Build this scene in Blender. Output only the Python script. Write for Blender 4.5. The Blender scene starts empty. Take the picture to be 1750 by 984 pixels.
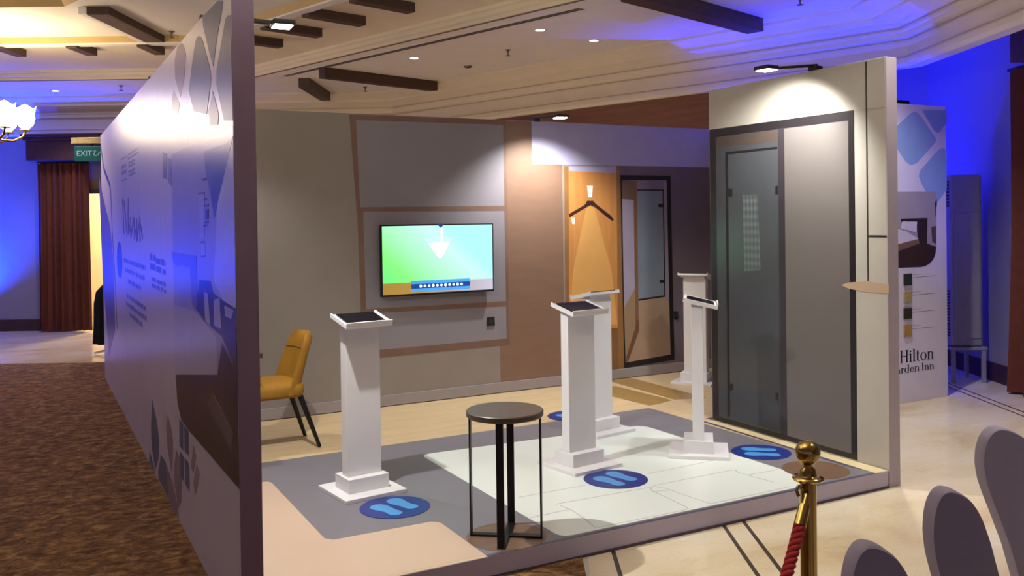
import bpy, bmesh, math, random
from mathutils import Vector, Matrix
random.seed(7)
S = bpy.context.scene
COL = S.collection

# ------------------------------------------------------------------ camera
# World axes follow the exhibition booth: X along its back wall, Y into its depth.
# The ballroom itself is turned by YAW against the booth: (r, f) = right / forward in the room.
YAW, PITCH, ROLL = 0.4947, -0.0109, -0.0141
CAM_H = 1.565
def room(r, f, z=0.0):
    return Vector((r*math.cos(YAW) + f*math.sin(YAW), -r*math.sin(YAW) + f*math.cos(YAW), z))
fw = Vector((math.sin(YAW)*math.cos(PITCH), math.cos(YAW)*math.cos(PITCH), math.sin(PITCH)))
rt = Vector((math.cos(YAW), -math.sin(YAW), 0.0))
up = rt.cross(fw)
r2 = rt*math.cos(ROLL) + up*math.sin(ROLL)
u2 = -rt*math.sin(ROLL) + up*math.cos(ROLL)
cam_data = bpy.data.cameras.new('camera')
cam = bpy.data.objects.new('camera', cam_data)
COL.objects.link(cam)
m = Matrix((r2, u2, -fw)).transposed().to_4x4()
m.translation = Vector((0, 0, CAM_H))
cam.matrix_world = m
cam_data.sensor_width = 36.0
cam_data.lens = 1541.43/1750*36.0
cam_data.shift_y = -104.83/1750
cam_data.clip_start = 0.05
S.camera = cam

# ------------------------------------------------------------------ world, view, large lights
w = bpy.data.worlds.new('world'); S.world = w
w.use_nodes = True
w.node_tree.nodes['Background'].inputs[0].default_value = (0.47, 0.39, 0.74, 1)
w.node_tree.nodes['Background'].inputs[1].default_value = 0.40
S.view_settings.view_transform = 'Standard'
S.view_settings.look = 'None'
S.view_settings.exposure = 0.0
S.view_settings.gamma = 1.0
S.view_settings.use_curve_mapping = False

def spot(name, loc, to, energy, col, size=120, blend=0.6, rad=0.06):
    l = bpy.data.lights.new(name, 'SPOT'); l.energy = energy; l.color = col
    l.spot_size = math.radians(size); l.spot_blend = blend; l.shadow_soft_size = rad
    o = bpy.data.objects.new(name, l); COL.objects.link(o); o.location = loc
    o.rotation_euler = (Vector(to)-Vector(loc)).to_track_quat('-Z', 'Y').to_euler()
    return o
def point(name, loc, energy, col, rad=0.1):
    l = bpy.data.lights.new(name, 'POINT'); l.energy = energy; l.color = col; l.shadow_soft_size = rad
    o = bpy.data.objects.new(name, l); COL.objects.link(o); o.location = loc
    return o
WARM = (1.0, 0.80, 0.52); NEUT = (1.0, 0.93, 0.80); BLUE = (0.004, 0.008, 1.0)
# cool uplights standing on the floor along the room walls
spot('uplight_blue_bay', room(2.48, 7.72, 0.25), room(2.85, 8.30, 3.1), 1900, (0.002, 0.030, 1.0), 60, 1.0, 0.05)
spot('uplight_blue_corner', room(3.55, 9.5, 0.25), room(3.75, 9.9, 3.0), 1500, BLUE, 110, 0.8, 0.05)
spot('blue_fill_right', room(4.2, 5.0, 0.25), room(4.3, 7.6, 2.6), 110, BLUE, 70, 0.9, 0.05)  # added out of view to tint the sponsor panel and bay blue
spot('uplight_blue_hall', room(-8.0, 12.75, 0.25), room(-7.9, 13.3, 3.0), 1500, (0.002, 0.05, 1.0), 120, 0.9, 0.05)
spot('uplight_blue_hall_far', room(-10.0, 12.7, 0.25), room(-9.6, 13.3, 3.0), 1000, BLUE, 130, 0.9, 0.05)
# added fill lamps without fixtures, out of view, that brighten the ceiling
for k, (r_, f_, z_, e_) in enumerate(((-3.0, 3.4, 2.55, 300), (-0.6, 2.2, 2.55, 190))):
    spot('ceiling_fill', room(r_, f_, z_), room(r_, f_+.6, 4), e_, (1.0, 0.90, 0.72), 170, 1.0, 0.25)
# the row of recessed downlights goes on over the marble on the right
for r_, f_, e_ in ((2.55, 6.35, 210), (2.3, 4.6, 125), (2.3, 2.6, 115)):
    spot('downlight_row', room(r_, f_, 3.3), room(r_+.35, f_+.2, 0), e_, (1.0, 0.95, 0.90), 105, 0.8, 0.05)

# ------------------------------------------------------------------ materials
def lin(c):
    return tuple(((v/255)/12.92 if v/255 <= 0.04045 else ((v/255+0.055)/1.055)**2.4) for v in c)
def hexc(h):
    h = h.lstrip('#'); return lin(tuple(int(h[i:i+2], 16) for i in (0, 2, 4)))
MATS = {}
def M(name, h, rough=0.5, metal=0.0, var=0.05, scale=6.0, bump=0.0, bscale=60.0, spec=0.5, stretch=None, coat=0.0):
    if name in MATS: return MATS[name]
    mt = bpy.data.materials.new(name); mt.use_nodes = True
    nt = mt.node_tree; b = nt.nodes['Principled BSDF']
    c = hexc(h)
    tc = nt.nodes.new('ShaderNodeTexCoord'); mp = nt.nodes.new('ShaderNodeMapping')
    nt.links.new(tc.outputs['Object'], mp.inputs['Vector'])
    if stretch: mp.inputs['Scale'].default_value = stretch
    nz = nt.nodes.new('ShaderNodeTexNoise'); nz.inputs['Scale'].default_value = scale; nz.inputs['Detail'].default_value = 4
    nt.links.new(mp.outputs[0], nz.inputs['Vector'])
    rp = nt.nodes.new('ShaderNodeValToRGB')
    rp.color_ramp.elements[0].position = 0.3; rp.color_ramp.elements[1].position = 0.7
    rp.color_ramp.elements[0].color = tuple(v*(1-var) for v in c)+(1,)
    rp.color_ramp.elements[1].color = tuple(min(1, v*(1+var)) for v in c)+(1,)
    nt.links.new(nz.outputs['Fac'], rp.inputs['Fac'])
    nt.links.new(rp.outputs['Color'], b.inputs['Base Color'])
    b.inputs['Roughness'].default_value = rough; b.inputs['Metallic'].default_value = metal
    b.inputs['Specular IOR Level'].default_value = spec
    b.inputs['Coat Weight'].default_value = coat
    if bump:
        n2 = nt.nodes.new('ShaderNodeTexNoise'); n2.inputs['Scale'].default_value = bscale
        nt.links.new(mp.outputs[0], n2.inputs['Vector'])
        bp = nt.nodes.new('ShaderNodeBump'); bp.inputs['Strength'].default_value = bump; bp.inputs['Distance'].default_value = 0.01
        nt.links.new(n2.outputs['Fac'], bp.inputs['Height']); nt.links.new(bp.outputs[0], b.inputs['Normal'])
    MATS[name] = mt
    return mt
def EM(name, h, strength):
    if name in MATS: return MATS[name]
    mt = bpy.data.materials.new(name); mt.use_nodes = True
    b = mt.node_tree.nodes['Principled BSDF']; c = hexc(h)
    b.inputs['Base Color'].default_value = c+(1,)
    b.inputs['Emission Color'].default_value = c+(1,); b.inputs['Emission Strength'].default_value = strength
    b.inputs['Roughness'].default_value = 0.4
    MATS[name] = mt
    return mt

# ------------------------------------------------------------------ mesh helpers
class MB:
    def __init__(self): self.v = []; self.f = []
    def add(self, vs, fs):
        n = len(self.v); self.v += [Vector(p) for p in vs]; self.f += [tuple(i+n for i in q) for q in fs]; return self
    def box(self, x0, x1, y0, y1, z0, z1):
        return self.add([(x0,y0,z0),(x1,y0,z0),(x1,y1,z0),(x0,y1,z0),(x0,y0,z1),(x1,y0,z1),(x1,y1,z1),(x0,y1,z1)],
                        [(0,3,2,1),(4,5,6,7),(0,1,5,4),(1,2,6,5),(2,3,7,6),(3,0,4,7)])
    def quad(self, a, b, c, d): return self.add([a,b,c,d], [(0,1,2,3)])
    def prism(self, pts, d):
        n = len(pts); d = Vector(d); p = [Vector(q) for q in pts]
        return self.add(p+[q+d for q in p], [tuple(range(n))[::-1], tuple(range(n, 2*n))]+[(i,(i+1)%n,n+(i+1)%n,n+i) for i in range(n)])
    def bar(self, a, b, wd, ht, side=None):
        a = Vector(a); b = Vector(b); t = (b-a).normalized()
        s = Vector(side) if side else t.cross(Vector((0,0,1)))
        if s.length < 1e-5: s = Vector((1,0,0))
        s = (s - t*s.dot(t)).normalized(); u = s.cross(t).normalized()
        q = [a+s*(wd/2)*i+u*(ht/2)*j for i, j in ((-1,-1),(1,-1),(1,1),(-1,1))]
        return self.prism(q, b-a)
    def tube(self, path, rad, n=10, cap=True):
        path = [Vector(p) for p in path]; m = len(path)
        rr = rad if isinstance(rad, (list, tuple)) else [rad]*m
        vs = []; fs = []; s = None
        for i, p in enumerate(path):
            t = (path[min(i+1, m-1)]-path[max(i-1, 0)]).normalized()
            if s is None:
                s = t.cross(Vector((0,0,1)))
                if s.length < 1e-3: s = t.cross(Vector((1,0,0)))
            s = (s - t*s.dot(t)).normalized(); u = t.cross(s)
            for k in range(n):
                a = 2*math.pi*k/n; vs.append(p+(s*math.cos(a)+u*math.sin(a))*rr[i])
        for i in range(m-1):
            for k in range(n):
                k2 = (k+1) % n; fs.append((i*n+k, i*n+k2, (i+1)*n+k2, (i+1)*n+k))
        if cap: fs += [tuple(range(n))[::-1], tuple((m-1)*n+k for k in range(n))]
        return self.add(vs, fs)
    def lathe(self, prof, c=(0,0,0), n=24, cap=True):
        vs = []; fs = []; c = Vector(c); m = len(prof)
        for r, z in prof:
            for k in range(n):
                a = 2*math.pi*k/n; vs.append(c+Vector((r*math.cos(a), r*math.sin(a), z)))
        for i in range(m-1):
            for k in range(n):
                k2 = (k+1) % n; fs.append((i*n+k, i*n+k2, (i+1)*n+k2, (i+1)*n+k))
        if cap and prof[0][0] > 1e-6: fs.append(tuple(range(n))[::-1])
        if cap and prof[-1][0] > 1e-6: fs.append(tuple((m-1)*n+k for k in range(n)))
        return self.add(vs, fs)
    def ribbon(self, pts, wd, plane, lift):
        # flat line of width wd on a plane given by a mapping (a, b, lift) -> 3D
        n = len(pts); L = []; Rr = []
        for i in range(n):
            a = Vector(pts[max(i-1,0)]); b = Vector(pts[min(i+1,n-1)]); t = (b-a).normalized(); nn = Vector((-t.y, t.x))
            p = Vector(pts[i]); L.append(p+nn*wd/2); Rr.append(p-nn*wd/2)
        poly = [tuple(q) for q in L]+[tuple(q) for q in Rr[::-1]]
        for i in range(n-1):
            q = [L[i], L[i+1], Rr[i+1], Rr[i]]
            self.prism([plane(x[0], x[1], 0.0) for x in q], Vector(plane(0,0,lift))-Vector(plane(0,0,0)))
        return self
def mesh(mb, name, smooth=None):
    me = bpy.data.meshes.new(name)
    me.from_pydata([tuple(v) for v in mb.v], [], mb.f)
    bm = bmesh.new(); bm.from_mesh(me)
    bmesh.ops.recalc_face_normals(bm, faces=bm.faces)
    bm.to_mesh(me); bm.free()
    if smooth is not None:
        for p in me.polygons: p.use_smooth = True
        try: me.set_sharp_from_angle(angle=math.radians(smooth))
        except Exception: pass
    return me
def obj(name, mb, mat, parent=None, smooth=None, bevel=0.0, label=None, cat=None, group=None, kind=None, loc=None, rz=None, segs=2, sub=0):
    me = mb if isinstance(mb, bpy.types.Mesh) else mesh(mb, name, smooth)
    o = bpy.data.objects.new(name, me); COL.objects.link(o)
    if mat is not None and not len(me.materials): me.materials.append(mat)
    if parent: o.parent = parent
    if loc is not None: o.location = loc
    if rz is not None: o.rotation_euler = (0, 0, rz)
    if sub:
        sm = o.modifiers.new('sub', 'SUBSURF'); sm.levels = sub; sm.render_levels = sub
        for p in me.polygons: p.use_smooth = True
    if bevel:
        bv = o.modifiers.new('bev', 'BEVEL'); bv.width = bevel; bv.segments = segs; bv.limit_method = 'ANGLE'; bv.angle_limit = math.radians(40)
    tag(o, label, cat, group, kind)
    return o
def tag(o, label=None, cat=None, group=None, kind=None):
    if label: o['label'] = label
    if cat: o['category'] = cat
    if group: o['group'] = group
    if kind: o['kind'] = kind
    return o
def thing(name, label, cat, loc=(0,0,0), rz=0.0, group=None):
    o = bpy.data.objects.new(name, None); COL.objects.link(o); o.empty_display_size = 0.1
    o.location = loc; o.rotation_euler = (0, 0, rz)
    return tag(o, label, cat, group)
def dup(root, loc, rz, label, group=None):
    r = root.copy(); COL.objects.link(r); r.location = loc; r.rotation_euler = (0, 0, rz); r['label'] = label
    if group: r['group'] = group
    for ch in list(root.children):
        c = ch.copy(); COL.objects.link(c); c.parent = r
        for g in list(ch.children):
            d = g.copy(); COL.objects.link(d); d.parent = c
    return r
def rounded(pts, rad, n=6):
    # rounded 2D polygon; rad may be a list per corner
    out = []; k = len(pts)
    for i in range(k):
        r = rad[i] if isinstance(rad, (list, tuple)) else rad
        p = Vector(pts[i]); a = (Vector(pts[i-1])-p); b = (Vector(pts[(i+1) % k])-p)
        if r <= 0: out.append(tuple(p)); continue
        r1 = min(r, a.length*0.49, b.length*0.49); A = p+a.normalized()*r1; B = p+b.normalized()*r1
        for j in range(n+1):
            t = j/n; out.append(tuple(A*(1-t)**2 + p*2*t*(1-t) + B*t*t))
    return out
# ------------------------------------------------------------------ outlines of the printed graphics, measured on their walls (metres)
D = {
 'unit_top': [(2.197,2.365), (3.552,2.375), (3.551,2.334), (2.197,2.325)],
 'unit_left_a': [(2.197,2.365), (2.250,2.334), (2.272,1.655), (2.242,1.655)],
 'unit_shelf_a': [(2.242,1.655), (3.546,1.658), (3.545,1.616), (2.241,1.622)],
 'unit_left_b': [(2.248,1.624), (2.295,1.623), (2.306,0.859), (2.264,0.839)],
 'unit_shelf_b': [(2.261,0.867), (3.544,0.860), (3.543,0.817), (2.261,0.835)],
 'unit_left_c': [(2.264,0.839), (2.306,0.845), (2.327,0.540), (2.283,0.485)],
 'unit_base': [(2.284,0.543), (3.550,0.547), (3.558,0.492), (2.283,0.480)],
 'unit_right': [(3.527,2.370), (3.554,2.371), (3.560,0.496), (3.533,0.489)],
 'unit_panel_top': [(2.248,2.334), (3.535,2.341), (3.540,1.656), (2.270,1.655)],
 'unit_panel_mid': [(2.293,1.624), (3.540,1.621), (3.538,0.857), (2.304,0.859)],
 'unit_panel_low': [(2.303,0.845), (3.538,0.822), (3.550,0.536), (2.322,0.540)],
 'brown': [(3.552,2.375), (3.949,2.371), (3.943,1.994), (4.138,1.997), (4.121,0.187), (4.055,0.113), (3.560,0.112), (3.555,0.497)],
 'purple': [(4.680,2.005), (5.756,2.020), (5.735,0.111), (4.734,0.107)],
 'header': [(3.938,2.367), (5.762,2.384), (5.756,2.020), (3.932,1.994)],
 'niche_frame_l': [(4.120,1.997), (4.165,1.997), (4.144,0.108), (4.108,0.106)],
 'niche_wood': [(4.164,1.957), (4.673,1.942), (4.658,0.556), (4.149,0.592)],
 'niche_top': [(4.165,1.997), (4.668,2.005), (4.667,1.942), (4.164,1.957)],
 'niche_low': [(4.149,0.592), (4.664,0.556), (4.663,0.103), (4.144,0.108)],
 'niche_frame_r': [(4.668,2.005), (4.709,2.000), (4.727,0.102), (4.663,0.103)],
 'hook': [(4.353,1.828), (4.415,1.828), (4.404,1.727), (4.364,1.727)],
 'hanger_l': [(4.351,1.696), (4.385,1.696), (4.387,1.658), (4.339,1.637), (4.166,1.552), (4.162,1.582), (4.317,1.656), (4.339,1.672)],
 'hanger_r': [(4.385,1.696), (4.418,1.696), (4.441,1.670), (4.599,1.566), (4.634,1.525), (4.621,1.513), (4.576,1.539), (4.434,1.639), (4.387,1.658)],
 'cone': [(4.339,1.633), (4.384,1.651), (4.429,1.632), (4.603,1.068), (4.659,0.585), (4.151,0.620), (4.197,1.085)],
 'clip': [(4.185,1.547), (4.223,1.547), (4.220,1.494), (4.196,1.494)],
 'mirror_out': [(4.702,1.926), (5.277,1.926), (5.298,0.213), (4.726,0.187)],
 'mirror_in': [(4.728,1.879), (5.230,1.883), (5.252,0.266), (4.742,0.235)],
 'm_ceiling': [(4.728,1.879), (4.865,1.870), (4.862,1.700), (4.727,1.711)],
 'm_door': [(4.727,1.711), (4.856,1.700), (4.856,0.904), (4.734,0.730)],
 'm_post': [(4.854,1.875), (4.891,1.875), (4.891,0.588), (4.854,0.542)],
 'm_glass': [(4.893,1.785), (5.188,1.785), (5.190,0.817), (4.894,0.795)],
 'm_line_t': [(4.893,1.798), (5.188,1.799), (5.188,1.785), (4.893,1.785)],
 'm_line_r': [(5.182,1.799), (5.195,1.799), (5.200,0.816), (5.187,0.817)],
 'm_line_b': [(4.894,0.801), (5.200,0.821), (5.200,0.805), (4.894,0.785)],
 'm_hinge_a': [(5.133,1.667), (5.193,1.666), (5.193,1.634), (5.132,1.634)],
 'm_hinge_b': [(5.135,0.965), (5.196,0.963), (5.195,0.935), (5.135,0.938)],
 'm_counter': [(4.734,0.730), (4.856,0.904), (4.891,0.620), (4.884,0.561), (4.762,0.252), (4.742,0.238)],
 'm_rail': [(4.885,0.620), (4.897,0.598), (4.896,0.513), (4.768,0.241), (4.749,0.238), (4.750,0.285)],
 'm_floor': [(4.894,0.785), (5.200,0.805), (5.240,0.743), (5.252,0.266), (4.768,0.239), (4.896,0.513)],
 'm_side': [(5.196,1.877), (5.230,1.877), (5.243,0.743), (5.200,0.811)],
 'socket_a': [(3.350,0.736), (3.418,0.737), (3.420,0.663), (3.349,0.664)],
 'socket_b': [(5.294,0.667), (5.338,0.664), (5.340,0.590), (5.299,0.593)],
 'base_top': [(1.496,0.172), (2.099,0.165), (3.719,0.185), (5.470,0.190)],
 'tv_outer': [(2.405,1.514), (3.385,1.519), (3.386,0.963), (2.416,0.954)],
 'tv_screen': [(2.417,1.509), (3.375,1.510), (3.376,0.978), (2.426,0.971)],
 'tv_table': [(2.425,1.061), (3.376,1.067), (3.376,0.978), (2.427,0.971)],
 'tv_bar': [(2.657,1.046), (3.151,1.057), (3.150,0.977), (2.659,0.977)],
 'tv_glass': [(2.769,1.400), (3.014,1.402), (2.905,1.244)],
 'tv_liquid': [(2.807,1.363), (2.895,1.372), (2.989,1.369), (2.936,1.268), (2.905,1.242), (2.878,1.263)],
 'tv_stream': [(2.911,1.489), (2.934,1.489), (2.930,1.368), (2.911,1.368)],
 'tv_spout': [(2.882,1.513), (2.942,1.513), (2.916,1.484)],
 'tv_icons': [(2.732,1.021), (2.766,1.021), (2.800,1.021), (2.834,1.021), (2.869,1.021), (2.903,1.021), (2.938,1.021), (2.972,1.021), (3.007,1.021), (3.042,1.021), (3.077,1.022)],
 'frame_out': [(4.962,2.160), (3.692,2.164), (3.709,0.114), (4.975,0.091)],
 'door_l': [(4.888,2.105), (4.301,2.119), (4.325,0.129), (4.910,0.108)],
 'door_r': [(4.255,2.118), (3.740,2.114), (3.748,0.133), (4.271,0.133)],
 'post': [(4.308,2.120), (4.255,2.120), (4.271,0.129), (4.330,0.129)],
 'inner_glass': [(4.794,1.979), (4.318,1.981), (4.330,0.155), (4.801,0.141)],
 'inner_top': [(4.807,1.992), (4.316,1.994), (4.316,1.979), (4.807,1.974)],
 'inner_left': [(4.807,1.992), (4.780,1.990), (4.789,0.152), (4.812,0.151)],
 'hinge_a': [(4.780,1.738), (4.739,1.738), (4.740,1.684), (4.781,1.683)],
 'hinge_b': [(4.335,1.740), (4.314,1.741), (4.314,1.688), (4.336,1.686)],
 'hinge_c': [(4.791,0.387), (4.755,0.389), (4.756,0.344), (4.791,0.343)],
 'hinge_d': [(4.352,0.395), (4.329,0.395), (4.330,0.353), (4.353,0.353)],
 'towel': [(4.642,1.691), (4.498,1.691), (4.478,1.186), (4.630,1.175)],
 'cord': [(3.595,2.446), (3.580,2.447), (3.596,1.162), (3.610,1.162)],
 'bar': [(3.593,1.456), (3.471,1.460), (3.471,1.447), (3.593,1.444)],
 'pendant': [(3.807,1.130), (3.754,1.148), (3.607,1.164), (3.470,1.153), (3.471,1.100), (3.628,1.100), (3.755,1.112)],
 'grey_top': [(1.230,5.494), (1.729,5.510), (2.025,5.532), (2.946,5.545), (3.370,5.521), (3.885,5.543), (4.152,5.546), (4.129,4.751), (4.153,4.359), (4.206,3.466)],
 'peach': [(1.146,5.129), (1.180,5.108), (1.190,5.074), (1.188,5.003), (1.172,4.103), (1.174,4.056), (1.186,4.029), (1.218,4.017), (1.670,4.024), (1.715,4.022), (1.732,4.005), (1.737,3.955), (1.735,3.501)],
 'white': [(2.128,5.129), (2.149,5.172), (2.187,5.205), (3.668,5.107), (3.721,5.064), (3.741,4.991), (3.773,3.602), (3.764,3.543), (3.710,3.500), (2.204,3.505), (2.168,3.523), (2.153,3.576), (2.132,4.659)],
 'strip': [(4.241,4.929), (4.279,3.482), (4.216,3.466), (4.169,4.375), (4.160,4.853)],
 'rug_a': [(4.526,6.628), (4.733,6.709), (4.784,6.634), (4.769,5.601), (4.505,5.676)],
 'rug_b': [(4.351,6.462), (4.439,6.406), (4.480,5.670), (4.208,5.588), (4.117,6.115)],
 'line0': [(2.243,4.130), (2.663,4.130)],
 'line1': [(3.080,4.131), (3.656,4.156)],
 'line2': [(2.353,3.936), (2.937,3.919)],
 'line3': [(2.361,3.900), (2.374,3.824), (2.365,3.732), (2.348,3.609), (2.333,3.542), (2.421,3.538), (2.840,3.529), (2.881,3.534), (2.892,3.567), (2.909,3.866), (2.923,3.899), (2.958,3.924), (2.994,3.934), (3.542,3.942), (3.556,3.930)],
 'line4': [(2.968,3.907), (2.996,3.862), (3.007,3.722), (3.026,3.558), (3.043,3.539), (3.411,3.540), (3.587,3.545)],
 'line5': [(3.547,3.927), (3.532,3.889), (3.539,3.822), (3.863,3.817)],
 'line6': [(2.900,3.854), (2.970,3.829), (3.015,3.816)],
 'line7': [(2.140,3.822), (2.337,3.828), (2.371,3.826)],
 'line8': [(3.539,3.822), (3.566,3.648)],
 'photo': [(5.029,1.912), (3.439,1.919), (3.395,0.572), (3.437,0.571), (4.664,0.552), (4.826,0.559), (4.949,0.621), (4.995,0.745), (4.994,1.009), (5.015,1.345)],
 'ph_curtain': [(3.741,1.653), (3.400,1.870), (3.397,1.171), (3.850,1.318)],
 'ph_v': [(4.029,1.865), (3.555,1.859), (3.400,1.877), (3.600,1.740), (3.717,1.652), (3.812,1.578), (3.894,1.681), (3.996,1.771)],
 'ph_frame_a': [(4.181,1.687), (4.032,1.687), (4.052,1.494), (4.171,1.490)],
 'ph_frame_b': [(4.143,1.469), (4.040,1.474), (4.032,1.411), (4.135,1.405)],
 'ph_bit0': [(4.196,1.692), (4.032,1.690), (4.033,1.682), (4.196,1.685)],
 'ph_bit1': [(4.070,1.749), (3.984,1.748), (3.985,1.739), (4.070,1.740)],
 'ph_bit2': [(4.057,1.663), (3.978,1.663), (3.979,1.656), (4.057,1.655)],
 'ph_bit3': [(4.045,1.635), (3.939,1.635), (3.940,1.628), (4.046,1.627)],
 'ph_bit4': [(4.011,1.614), (3.941,1.616), (3.946,1.574), (4.016,1.572)],
 'ph_bit5': [(4.045,1.562), (3.947,1.564), (3.947,1.559), (4.046,1.557)],
 'ph_bit6': [(4.076,1.547), (3.990,1.549), (3.990,1.544), (4.076,1.542)],
 'ph_bit7': [(4.141,1.413), (4.045,1.418), (4.046,1.411), (4.142,1.405)],
 'ph_bit8': [(4.142,1.475), (4.054,1.479), (4.054,1.471), (4.143,1.467)],
 'ph_head': [(5.051,1.406), (4.273,1.409), (4.263,1.202), (4.316,1.158), (4.412,1.177), (4.460,1.353), (4.531,1.345), (4.621,1.344), (4.713,1.351), (4.772,1.340), (4.892,1.335), (5.014,1.355)],
 'ph_bed': [(5.011,1.127), (4.398,1.151), (4.163,1.130), (3.820,1.087), (3.809,0.938), (4.997,0.763)],
 'ph_dark': [(4.206,1.304), (3.930,1.314), (3.868,1.269), (3.680,1.254), (3.412,1.241), (3.391,1.000), (3.694,1.106), (4.089,1.131), (4.299,1.165)],
 'ph_pil_a': [(4.091,1.259), (3.991,1.255), (3.949,1.125), (4.060,1.134)],
 'ph_pil_b': [(3.857,1.240), (3.729,1.257), (3.703,1.135), (3.854,1.134)],
 'ph_pil_c': [(3.635,1.234), (3.455,1.229), (3.502,1.194), (3.615,1.195)],
 'ph_floor': [(4.997,0.763), (3.809,0.938), (3.696,1.083), (3.391,1.000), (3.395,0.572), (3.437,0.572), (4.664,0.552), (4.826,0.559), (4.949,0.621)],
 'ph_rug': [(4.053,0.775), (3.909,0.845), (3.495,0.763), (3.557,0.682)],
 'loz1': [(4.008,2.436), (3.658,2.428), (3.559,2.406), (3.577,2.378), (3.704,2.279), (3.784,2.190), (3.856,2.251), (4.001,2.396)],
 'loz2': [(4.117,2.373), (4.061,2.359), (4.015,2.336), (3.851,2.188), (3.831,2.149), (3.949,2.014), (4.271,2.061), (4.407,2.174), (4.242,2.328), (4.176,2.373)],
 'loz3': [(3.418,2.322), (3.473,2.332), (3.516,2.328), (3.580,2.275), (3.715,2.162), (3.720,2.109), (3.580,1.951), (3.410,1.934)],
 'loz4': [(3.803,2.093), (3.684,1.985), (3.703,1.946), (3.867,1.961), (3.913,2.022)],
 'loz5': [(4.607,2.429), (4.529,2.405), (4.471,2.352), (4.534,2.248), (4.661,2.174), (4.823,2.289), (4.827,2.381), (4.729,2.432)],
 'loz6': [(4.882,2.236), (4.689,2.144), (4.745,2.098), (4.924,2.117), (4.952,2.198)],
 'low0': [(6.029,0.454), (5.800,0.348), (5.731,0.256), (5.782,0.139), (5.940,0.040), (6.114,0.143), (6.118,0.286)],
 'low1': [(6.213,0.097), (6.027,0.043), (5.969,0.010), (6.268,0.003)],
 'low2': [(5.649,0.192), (5.464,0.198), (5.386,0.159), (5.355,0.011), (5.788,0.016), (5.806,0.057)],
 'low3': [(5.322,0.491), (5.191,0.440), (5.141,0.382), (5.177,0.251), (5.222,0.199), (5.386,0.315), (5.396,0.399)],
 'low4': [(5.024,0.360), (4.910,0.353), (4.832,0.293), (4.886,0.124), (4.971,0.068), (5.114,0.157), (5.100,0.269)],
 'low5': [(5.453,0.200), (5.190,0.152), (4.996,0.081), (4.978,0.013), (5.325,0.004)],
 'low6': [(4.895,0.549), (4.761,0.552), (4.777,0.411), (4.904,0.409)],
 'low7': [(4.737,0.546), (4.594,0.550), (4.608,0.425), (4.735,0.418)],
 'low8': [(4.889,0.383), (4.764,0.383), (4.778,0.258), (4.906,0.249)],
 'low9': [(4.739,0.385), (4.627,0.392), (4.592,0.364), (4.597,0.252), (4.730,0.255)],
 'low10': [(4.450,0.511), (4.382,0.473), (4.431,0.420), (4.479,0.373), (4.544,0.387)],
 'low11': [(4.372,0.440), (4.299,0.411), (4.355,0.339), (4.417,0.285), (4.478,0.319)],
 'sq1': [(5.336,1.951), (5.176,1.930), (5.194,1.794), (5.355,1.811)],
 'sq2': [(5.140,1.908), (5.008,1.892), (5.027,1.750), (5.137,1.777)],
 'far_photo': [(10.267,2.052), (9.763,1.826), (8.990,1.539), (8.740,1.253), (8.638,0.628), (9.411,0.291), (9.561,0.544), (9.977,0.975)],
 'far_line': [(10.446,2.332), (9.600,2.095), (8.876,1.891), (8.822,1.790), (8.757,1.460), (8.647,1.251), (8.425,0.645)],
 'circle': [(8.390,1.249), (7.861,1.249), (8.086,1.405), (8.094,1.110)],
 'txt0': [(7.718,1.277), (6.273,1.292), (6.277,1.264), (7.724,1.243)],
 'txt1': [(7.635,1.206), (6.304,1.221), (6.308,1.193), (7.642,1.172)],
 'txt2': [(7.418,1.129), (6.572,1.139), (6.577,1.110), (7.424,1.097)],
 'txt3': [(7.531,1.013), (6.283,1.021), (6.287,0.993), (7.537,0.980)],
 'txt4': [(7.591,0.944), (6.259,0.962), (6.264,0.933), (7.597,0.910)],
 'txt5': [(7.330,0.884), (6.507,0.891), (6.512,0.862), (7.336,0.851)],
 'txtb0': [(6.007,1.373), (5.745,1.376), (5.762,1.259), (5.994,1.259)],
 'txtb1': [(5.720,1.356), (5.307,1.350), (5.319,1.267), (5.734,1.260)],
 'txtb2': [(5.942,1.210), (5.309,1.231), (5.317,1.168), (5.950,1.158)],
 'logo0': [(7.831,2.071), (7.365,2.065), (7.367,2.056), (7.832,2.062)],
 'logo1': [(7.779,1.898), (7.397,1.899), (7.398,1.891), (7.781,1.890)],
 'logo2': [(7.780,2.020), (7.401,1.998), (7.414,1.930), (7.755,1.935)],
 'logo3': [(7.264,2.077), (6.568,2.067), (6.576,2.023), (7.257,2.032)],
 'logo4': [(7.224,2.011), (6.784,2.002), (6.791,1.964), (7.232,1.966)],
 'logo5': [(7.235,1.948), (6.769,1.938), (6.776,1.896), (7.222,1.902)],
 'script0': [(7.750,1.746), (7.718,1.698), (7.679,1.472)],
 'script1': [(7.629,1.728), (7.438,1.474)],
 'script2': [(7.274,1.743), (7.335,1.615), (7.323,1.475)],
 'script3': [(7.152,1.606), (7.139,1.477)],
 'script4': [(6.908,1.597), (6.902,1.439)],
 'script5': [(6.745,1.589), (6.738,1.442)],
 'script6': [(6.535,1.602), (6.552,1.431)],
 'h_l1': [(6.210,2.247), (6.389,2.365), (6.450,2.384), (6.510,2.352), (6.692,2.182), (6.712,2.155), (6.679,2.121), (6.464,1.960), (6.383,1.940), (6.324,1.971), (6.208,2.088)],
 'h_l2': [(6.483,1.852), (6.503,1.901), (6.732,2.074), (6.795,2.094), (6.841,2.062), (6.837,1.745), (6.714,1.630), (6.672,1.622), (6.623,1.663), (6.522,1.785)],
 'h_l3': [(6.531,2.398), (6.846,2.412), (6.845,2.310), (6.755,2.225), (6.713,2.215), (6.672,2.241)],
 'h_photo': [(6.210,1.724), (6.702,1.725), (6.696,1.278), (6.684,1.206), (6.657,1.163), (6.609,1.129), (6.555,1.109), (6.501,1.104), (6.202,1.107)],
 'h_bed': [(6.206,1.426), (6.322,1.402), (6.471,1.337), (6.204,1.296)],
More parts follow.
